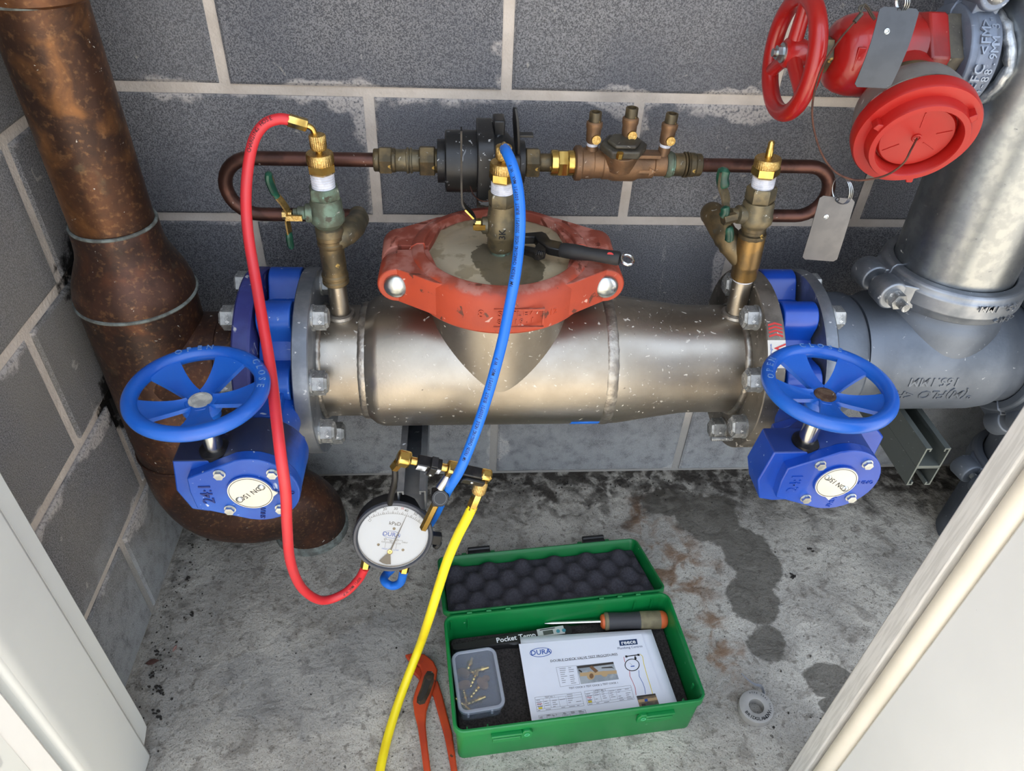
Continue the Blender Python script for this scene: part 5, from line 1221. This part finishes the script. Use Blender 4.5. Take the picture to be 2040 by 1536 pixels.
# papers
PZ = .0655
def pq(cx_, cy_, dz=.0): return at(880+cx_/4.25, 1220+cy_/4.25, Z=PZ+dz)
def sheet(name_label, cs, z, curl):
    tl, tr, br, bl = [V(c) for c in cs]
    o = solo('paper_sheet', M().grid(lambda u, v: tl.lerp(tr, u).lerp(bl.lerp(br, u), v)+ZA*(z+curl*sin(pi*u)*(v)*.4), 16, 12), PAPER, name_label, 'paper', smooth=80)
    s_ = o.modifiers.new('thickness', 'SOLIDIFY'); s_.thickness = .0005; s_.offset = -1; return o
sheet('blank white sheet peeking out beneath the printed sheet', [pq(662, 205), pq(1775, 140), pq(2010, 800), pq(775, 960)], -.0022, 0)
tl, tr, br, bl = [pq(*q) for q in ((652, 268), (1690, 182), (1915, 812), (770, 965))]
me_ = thing('paper_sheet', 'printed white instruction sheet lying in the green case', 'paper', tuple(bl))
part('sheet', loft(M(), [[p-ZA*.0005 for p in (tl, bl, br, tr)], [tl, bl, br, tr]]), PAPER, me_, smooth=0)
pxd = (tr-tl).normalized()*.5+(br-bl).normalized()*.5; pxd.normalize(); pyd = ZA.cross(pxd)
PK = {'black': M(), 'blue': M(), 'navy': M(), 'white': M(), 'red': M(), 'yellow': M(), 'grey': M()}
def pline(mm, P2, w_=.00025, dz=.0002):
    for a, b in zip(P2, P2[1:]):
        a, b = pq(*a, dz), pq(*b, dz); d = (b-a); n_ = ZA.cross(d).normalized()*w_; mm.add([a+n_, a-n_, b-n_, b+n_], [(0, 1, 2, 3)])
def ptext(mm, s, cx_, cy_, size, b=.0, dz=.0002, sx=1): text(mm, s, pq(cx_, cy_, dz), pxd, pyd, size, 0, b, sx)
ptext(PK['blue'], 'DURA', 838, 338, .0088, .02)
pline(PK['blue'], [(838+91*cos(2*pi*i/40), 338-37*sin(2*pi*i/40)-.07*91*cos(2*pi*i/40)) for i in range(41)], .0005)
ptext(PK['black'], 'DOUBLE CHECK VALVE TEST PROCEDURES', 1206, 384, .0041, .012); pline(PK['black'], [(1022, 412), (1392, 374)], .0002)
pb_ = [pq(x, y, .0002) for x, y in ((1500, 238), (1508, 284), (1660, 270), (1650, 224))]; PK['navy'].add(pb_, [(0, 1, 2, 3)])
ptext(PK['white'], 'reece', 1580, 252, .0078, .03, .0004); ptext(PK['navy'], 'Plumbing Centres', 1594, 296, .0042, .0)
ptext(PK['black'], 'TEST COCK 3', 1145, 636, .0030, .01); ptext(PK['black'], 'TEST COCK 2', 1288, 620, .0030, .01); ptext(PK['black'], 'TEST COCK 1', 1428, 602, .0030, .01)
def pbox(c): pline(PK['black'], list(c)+[c[0]], .00016)
pbox(((968, 466), (1140, 450), (1168, 608), (1004, 630)))
rn = random.Random(2)
def marks(c, rows, cols, fill=.6):
    A, B, C_, D_ = c
    def q(u, v): return ((A[0]*(1-u)+B[0]*u)*(1-v)+(D_[0]*(1-u)+C_[0]*u)*v, (A[1]*(1-u)+B[1]*u)*(1-v)+(D_[1]*(1-u)+C_[1]*u)*v)
    for r in range(rows):
        for k in range(cols):
            u0_, v0_ = (k+.12)/cols, (r+.5)/rows; l_ = rn.uniform(.3, .75)/cols
            if rn.random() < fill: pline(PK['grey'], [q(u0_, v0_), q(u0_+l_, v0_)], .0004)
    return q
marks(((985, 470), (1135, 455), (1160, 600), (1015, 622)), 9, 2, .95)
for c in (((788, 720), (1180, 675), (1205, 790), (808, 842)), ((1208, 668), (1600, 618), (1630, 735), (1238, 788)), ((820, 874), (1215, 824), (1236, 890), (836, 945))):
    pbox(c); q = marks(c, 7, 6)
    for v in (.16, .34): pline(PK['black'], [q(0, v), q(1, v)], .00013)
    pline(PK['black'], [q(0, .84), q(1, .84)], .00013)
    for u in (.17, .31, .50, .66): pline(PK['black'], [q(u, .17), q(u, .84)], .00013)
for cx_, cy_ in ((830, 775), (1250, 720)): ptext(PK['red'], 'High', cx_, cy_, .0030, .01); ptext(PK['blue'], 'Low', cx_+4, cy_+20, .0030, .01); pline(PK['yellow'], [(cx_-10, cy_+38), (cx_+22, cy_+34)], .0016)
for i, s in enumerate(('TEST No. 1', 'TEST No. 2')): ptext(PK['black'], s, 915+430*i, 716-56*i, .0024, .01)
ptext(PK['black'], 'TEST No. 3', 930, 872, .0024, .01)
pline(PK['black'], [(1612+60*cos(2*pi*i/32), 445-50*sin(2*pi*i/32)) for i in range(33)], .0007)
pline(PK['black'], [(1555, 374), (1672, 358)], .0008)
for x, y in ((1563, 374), (1666, 360), (1640, 388)): pline(PK['black'], [(x-9, y), (x+9, y-1)], .0018)
pline(PK['black'], [(1636, 368), (1642, 400)], .0008); pline(PK['grey'], [(1590, 428), (1612, 446)], .0002); pline(PK['blue'], [(1600, 458), (1632, 454)], .0008)
pline(PK['red'], [(1542, 376), (1550, 420)], .0004); pline(PK['red'], [(1590, 492), (1594, 540), (1618, 590), (1638, 640), (1646, 700)], .0004)
pline(PK['blue'], [(1668, 490), (1672, 540), (1704, 600), (1718, 640), (1726, 692)], .0004)
pline(PK['yellow'], [(1676, 352), (1700, 370), (1712, 440), (1740, 540), (1766, 620), (1786, 690)], .0005)
for k_, mt in (('black', INK), ('blue', INKB), ('navy', flat('navy print', (24, 52, 92))), ('white', INKW), ('red', INKR), ('yellow', INKY), ('grey', INKG)):
    part('print_'+k_, PK[k_], mt, me_, smooth=0)
def picture(name, c, bgm, items):
    o = part(name, M().add([pq(*q, .0003) for q in (c[0], c[3], c[2], c[1])], [(0, 1, 2, 3)]), bgm, me_, smooth=0)
    groups = {}
    for mt, P2, dz in items: groups.setdefault(mt, M()).add([pq(*q, dz) for q in P2][::-1], [tuple(range(len(P2)))])
    for mt, mm in groups.items(): part('picture_shape', mm, mt, o, smooth=0)
def el(cx_, cy_, a, b, n=14, r=0.0): return [(cx_+a*cos(2*pi*i/n)*cos(r)-b*sin(2*pi*i/n)*sin(r), cy_-a*cos(2*pi*i/n)*sin(r)-b*sin(2*pi*i/n)*cos(r)) for i in range(n)]
tan_ = flat('tan print', (186, 158, 118)); brn = flat('brown print', (122, 90, 62)); dkp = flat('dark picture print', (58, 52, 48))
picture('photo_print', ((1142, 452), (1452, 418), (1500, 566), (1178, 608)), mat('grey picture print', (168, 174, 178), .7, 0, (140, 148, 154), 40, .45, .6),
        [(dkp, [(1145, 456), (1452, 419), (1456, 436), (1150, 476)], .0004), (tan_, [(1168, 512), (1480, 490), (1484, 518), (1172, 542)], .0005), (tan_, el(1262, 535, 34, 36), .0006), (brn, el(1268, 538, 18, 22), .0007), (brn, [(1248, 462), (1272, 450), (1326, 496), (1300, 512)], .0007), (tan_, el(1376, 520, 30, 24, r=-.4), .0006), (dkp, [(1352, 466), (1440, 458), (1462, 478), (1440, 470), (1354, 474)], .0007), (dkp, [(1160, 480), (1190, 500), (1184, 510), (1160, 494)], .0007)])
for a_, b_ in (((1234, 542), (1188, 600)), ((1282, 540), (1306, 592)), ((1318, 536), (1396, 576))): pline(PK['red'], [a_, b_], .0002, .0009)
picture('photo_print', ((1648, 708), (1808, 686), (1846, 790), (1684, 826)), mat('brown picture print', (128, 108, 84), .7, 0, (84, 80, 76), 60, .4, .6),
        [(tan_, [(1660, 740), (1820, 718), (1828, 740), (1668, 764)], .0005), (dkp, [(1650, 708), (1806, 687), (1810, 700), (1654, 722)], .0005), (INKB, [(1716, 734), (1742, 730), (1746, 752), (1720, 756)], .0006), (dkp, [(1690, 776), (1724, 770), (1730, 800), (1700, 810)], .0006)])
# small clear box
bt_ = [at(898, 1300, Z=.080), at(990, 1292, Z=.080), at(1009, 1402, Z=.080), at(910, 1425, Z=.080)]
bx0 = ((bt_[1]-bt_[0])+(bt_[2]-bt_[3])).normalized(); by0_ = ZA.cross(bx0); bc = sum(bt_, V())/4; bw, bd = .0715, .102
def bp2(x, y, z): return V((bc.x, bc.y, 0)) + bx0*x + by0_*y + ZA*z
def bl2(ins, z, r=.014): return [bp2(a, b, z) for a, b in rrect(bw-2*ins, bd-2*ins, max(r-ins, .003), 6)]
t = thing('plastic_box', 'small clear lidded plastic box of brass fittings in the green case', 'box', tuple(bp2(0, 0, .046)))
part('tub', loft(M(), [bl2(.0055, .046), bl2(.0045, .0475), bl2(.0022, .076), bl2(.0034, .076), bl2(.0057, .049)]), PLASTCLEAR, t)
part('lid', loft(M(), [bl2(.0003, .0735), bl2(0, .0745), bl2(0, .0795), bl2(.0012, .0805), bl2(.0045, .0805), bl2(.0055, .0785), bl2(.0075, .0778)]), PLASTCLEAR, t)
part('lid_rim', loft(M(), [bl2(-.0002, .0740), bl2(-.0004, .0765), bl2(-.0002, .0797), bl2(.0012, .0809), bl2(.0043, .0809), bl2(.0052, .0798)], False, False), PLASTRIM, t)
for x in (-.022, .014): part('lid_tab', M().box(bp2(x, -bd/2-.0008, .0745), (.003, .003, .009), Matrix((bx0, by0_, ZA)).transposed()), PLASTRIM, t)
def barb(name, label):
    m = M().lathe((0, 0, 0), XA, [(0, .0018), (.002, .0028), (.0045, .0020), (.0065, .0030), (.009, .0021), (.011, .0030), (.0135, .0022), (.0145, .0022), (.0146, .0038), (.018, .0038), (.0182, .0024), (.024, .0024), (.0245, .0018)], 14)
    m.xf(Matrix.Scale(1.3, 4) @ Matrix.Translation((-.012, 0, 0))); return m
def place(o, px_, py_, ang, z, tilt=0):
    o.location = V((at(px_, py_, Z=z).x, at(px_, py_, Z=z).y, z)); d = bx0*cos(ang)+by0_*sin(ang); d = (d+ZA*tilt).normalized()
    x, y, zz = d, ZA.cross(d).normalized(), None; zz = x.cross(y); o.rotation_euler = Matrix((x, y, zz)).transposed().to_euler()
def bq(x, y): return 880+x/9.6, 1290+y/9.6
b0 = solo('barbed_fitting', barb('', ''), BRASS, 'bright barbed brass fitting, topmost of those in the clear box', 'fitting', 'brass fittings in the clear box')
place(b0, *bq(515, 370), 1.05, .0535, .1)
for lab, x, y, a_ in (('barbed brass fitting in the middle of the clear box, pointing up right', 620, 590, 1.0), ('barbed brass fitting standing out below the left winged plug in the clear box', 430, 890, -1.5), ('barbed brass fitting lying below the right winged plug in the clear box', 670, 805, .75), ('barbed brass fitting lying nearly level, lowest wide one in the clear box', 660, 1015, .22), ('short barbed brass fitting in the bottom left corner of the clear box', 400, 1090, -.9), ('faint barbed brass fitting lying level in the upper middle of the clear box', 720, 430, .1)):
    o = b0.copy(); COL.objects.link(o); o['label'] = lab; place(o, *bq(x, y), a_, .0525, .03)
def wing():
    m = M().prism([(.0110*cos(2*pi*i/16), .0074*sin(2*pi*i/16)) for i in range(16)], (0, 0, -.002), XA, YA, (0, 0, .004)); return m
w0 = solo('winged_plug', wing(), BRONZE, 'flat oval bronze plug at the upper left in the clear box', 'fitting', 'bronze plugs in the clear box'); place(w0, *bq(420, 490), -.7, .0555, .15)
for lab, x, y, a_ in (('flat oval bronze plug at the lower left in the clear box', 430, 720, .2), ('flat oval bronze plug at the right in the clear box', 780, 690, -1.0), ('small round bronze plug at the far right in the clear box', 845, 600, .3)):
    o = w0.copy(); COL.objects.link(o); o['label'] = lab; place(o, *bq(x, y), a_, .0560, -.12)
    if 'small' in lab: o.scale = (.55, .75, 1)

# ---- tools on the slab and on the cap
def fq(cx_, cy_, z): return at(560+cx_/3.035, 1030+cy_/3.035, Z=z)
def plate2(pts, fn, z0, z1): 
    a = [fn(x, y, (z0+z1)/2) for x, y in pts]
    ar = sum(a[i].x*a[(i+1) % len(a)].y-a[(i+1) % len(a)].x*a[i].y for i in range(len(a)))
    if ar < 0: a = a[::-1]
    n = len(a); vs = [V((p.x, p.y, z0)) for p in a] + [V((p.x, p.y, z1)) for p in a]
    return M().add(vs, [tuple(range(n-1, -1, -1)), tuple(range(n, 2*n))] + [(i, (i+1) % n, n+(i+1) % n, n+i) for i in range(n)])
t = thing('slip_joint_pliers', 'worn orange slip joint pliers lying left of the green case', 'pliers', tuple(fq(880, 1200, 0)))
A1 = [(748, 838), (800, 828), (868, 834), (922, 878), (946, 928), (938, 985), (905, 1095), (878, 1180), (874, 1262), (888, 1400), (905, 1536), (925, 1690), (880, 1690), (862, 1536), (845, 1400), (826, 1270), (806, 1190), (797, 1120), (808, 1065), (838, 985), (850, 950), (838, 905), (770, 868)]
ha_ = part('handle_arm', plate2(A1, fq, .009, .0175), PLIER, t, bevel=.0022)
B1 = [(775, 905), (805, 890), (850, 905), (870, 935), (925, 985), (950, 1000), (978, 1090), (1005, 1200), (1035, 1310), (1050, 1420), (1066, 1536), (1085, 1690), (1045, 1690), (1028, 1536), (1008, 1430), (988, 1330), (952, 1200), (920, 1085), (850, 1000), (810, 955), (780, 938)]
part('handle_arm', plate2(B1, fq, .0, .0088), PLIER, t, bevel=.0022)
S1 = [(884, 932), (912, 934), (926, 952), (922, 1000), (898, 1070), (868, 1128), (838, 1136), (820, 1122), (822, 1090), (846, 1030), (866, 960)]
part('slot_plate', plate2(S1, fq, .0172, .0180), STEELD, ha_, label='worn steel adjusting slot')
S2 = [(886, 945), (908, 950), (914, 965), (905, 1000), (888, 1040), (880, 1062), (856, 1105), (836, 1118), (834, 1096), (852, 1050), (858, 1020), (872, 985)]
part('slot_recess', plate2(S2, fq, .0178, .0183), mat('dark slot fill', (44, 40, 36), .7), ha_)  # thin dark plate laid over the slot
c_ = fq(898, 968, .018); part('pivot', M().lathe((c_.x, c_.y, .0165), ZA, [(0, .0062), (.0020, .0058), (.0026, .0040), (.0026, 0)], 18), STEELD, t)
m = M()
for i in range(4): m.merge(plate2([(782+i*15, 868+i*6), (790+i*15, 872+i*6), (788+i*15, 896+i*4), (780+i*15, 892+i*4)], fq, .006, .014))
part('jaw_teeth', m, STEELD, t)

def wq(cx_, cy_, z): return at(700+cx_/3.4, 400+cy_/3.4, Z=z)
t = thing('adjustable_wrench', 'black adjustable wrench with a rubber grip resting on the orange coupling', 'wrench', tuple(wq(1400, 330, .670)))
W1 = [(1160, 243), (1225, 238), (1290, 232), (1318, 246), (1345, 286), (1425, 303), (1425, 360), (1352, 346), (1330, 340), (1300, 318), (1262, 300), (1240, 268), (1160, 268)]
part('head', plate2(W1, wq, .6705, .6825), BLACKM, t, bevel=.0015)
W2 = [(1165, 322), (1240, 336), (1262, 300), (1292, 318), (1318, 345), (1312, 372), (1268, 386), (1240, 380), (1225, 364), (1165, 346)]
part('sliding_jaw', plate2(W2, wq, .6715, .6815), BLACKM, t, bevel=.0012)
ka, kb = wq(1262, 352, .684), wq(1300, 360, .684); part('adjusting_screw', M().lathe(ka, kb-ka, [(0, .0042)] + [((kb-ka).length*(i+.5)/6, .0046 if i % 2 else .0038) for i in range(6)] + [((kb-ka).length, .0042)], 14), BLACKM, t)
ga, gb = wq(1415, 332, .679), wq(1818, 392, .684); gd = (gb-ga); GL = gd.length
part('grip', M().lathe(ga, gd, [(0, .0085), (.003, .0098), (GL*.25, .0104), (GL*.55, .0084), (GL*.85, .0092), (GL-.002, .0094), (GL, .0080)], 24), mat('black rubber grip', (30, 30, 32), .6), t)
m = M().prism([(.0042*cos(2*pi*i/10), .0026*sin(2*pi*i/10)) for i in range(10)], ga+gd*.82+V((0, -.0058, .0072)), gd.normalized(), V((0, .6, .8)), V((0, -.5, .6)).normalized()*.0004); part('grip_mark', m, INKR, t)
part('hang_loop', M().torus(gb+gd.normalized()*.010, V((.1, -.35, .9)), .0078, .0022, 24, 8), CHROME, t)

TR = at(1505, 1411, Z=.009); tn = V((-.10, .06, 1)).normalized(); tn = V((-.06, -.04, 1)).normalized()
t = thing('thread_tape_roll', 'small grey roll of thread seal tape lying alone on the floor', 'tape', (TR.x, TR.y, 0))
part('spool', M().ring(TR-tn*.007, tn, [(0, .0120), (0, .0272), (.0035, .0276), (.0115, .0276), (.0145, .0270), (.0150, .0262), (.0150, .0135), (.0145, .0120)], 56), GREYP, t)
tx_, ty_, tz_ = frame(tn, YA); m = M()
def ringtext(s, a0, da, r, size, inward):
    for i, ch in enumerate(s):
        a = radians(a0+i*da); e = tx_*cos(a)+ty_*sin(a); tg = ty_*cos(a)-tx_*sin(a)
        text(m, ch, TR+tn*.0083+e*r, tg if inward else -tg, -e if inward else e, size, 0, .03)
ringtext('BRIDGLAND', 205, 12.5, .0210, .0052, True); ringtext('PTFE SEAL TAPE 12MM', 100, -9.5, .0220, .0026, False); ringtext('W', 322, 10, .0210, .0062, True)
part('spool_print', m, INK, t, smooth=0)
tp = catmull([at(1523, 1392, Z=.012), at(1521, 1378, Z=.013), at(1516, 1367, Z=.012), at(1503, 1363, Z=.009), at(1489, 1353, Z=.006), at(1477, 1341, Z=.004)], 5)
part('loose_end', M().strip(tp, [.0085-.00028*i for i in range(len(tp))], .0004, (.25, .35, .9)), TAPEGREY, t)

# ---- litter blown in along the edges
def leaf(px_, py_, L, a, c, label):
    p = at(px_, py_, Z=.003); d = V((cos(a), sin(a), 0)); s = V((-sin(a), cos(a), 0)); vs = []; fs = []
    for i in range(7):
        q = i/6; w_ = L*.24*sin(pi*min(q*1.05, 1))**.8
        for k in (-1, 0, 1): vs.append(p+d*(L*(q-.5))+s*(w_*k)+ZA*(.0015*abs(k)+.002*q))
    for i in range(6):
        for k in range(2): fs.append((i*3+k, i*3+k+1, i*3+4+k, i*3+3+k))
    o = solo('dead_leaf', M().add(vs, fs), mat('dead leaf', c, .8), label, 'leaf'); sm = o.modifiers.new('thickness', 'SOLIDIFY'); sm.thickness = .0006
leaf(304, 1320, .022, .2, (82, 56, 48), 'curled brown leaf beside the foot of the left block wall')
leaf(349, 1293, .012, 1.2, (150, 116, 106), 'tiny pinkish dry leaf on bare concrete near the left wall')
rn = random.Random(11); m = M()
for i in range(420):
    if i < 120: x, y = -.165+abs(rn.gauss(0, .035)), rn.uniform(-.52, -.05)
    elif i < 330: x, y = rn.uniform(.16, 1.15), -.012-abs(rn.gauss(0, .03))
    else: x, y = rn.uniform(-.1, 1.0), rn.uniform(-.6, -.05)
    if .28 < x < .78 and -.64 < y < -.15: continue
    r = rn.uniform(.0007, .0022)*(1.5 if rn.random() < .12 else 1)
    m.ball((x, y, r*.5), r, 5, 3, (rn.uniform(-1, 1), rn.uniform(-1, 1), .7), .6)
for px_, py_ in ((310, 1300), (314, 1372), (322, 1380), (309, 1418), (316, 1428), (302, 1345), (377, 1152), (384, 1222), (700, 970), (712, 1003), (1614, 1095), (1577, 1147), (1582, 1150), (1128, 962)):
    p = at(px_, py_, Z=.002)
    for k in range(5): m.ball((p.x+rn.uniform(-.005, .005), p.y+rn.uniform(-.005, .005), .0015), rn.uniform(.0015, .0036), 6, 4, (rn.uniform(-1, 1), 1, .5), .6)
o = solo('floor_grit', m, mat('dark grit', (38, 34, 30), .9), 'dark grit and crumbs swept along the foot of the walls', 'dirt'); o['kind'] = 'stuff'
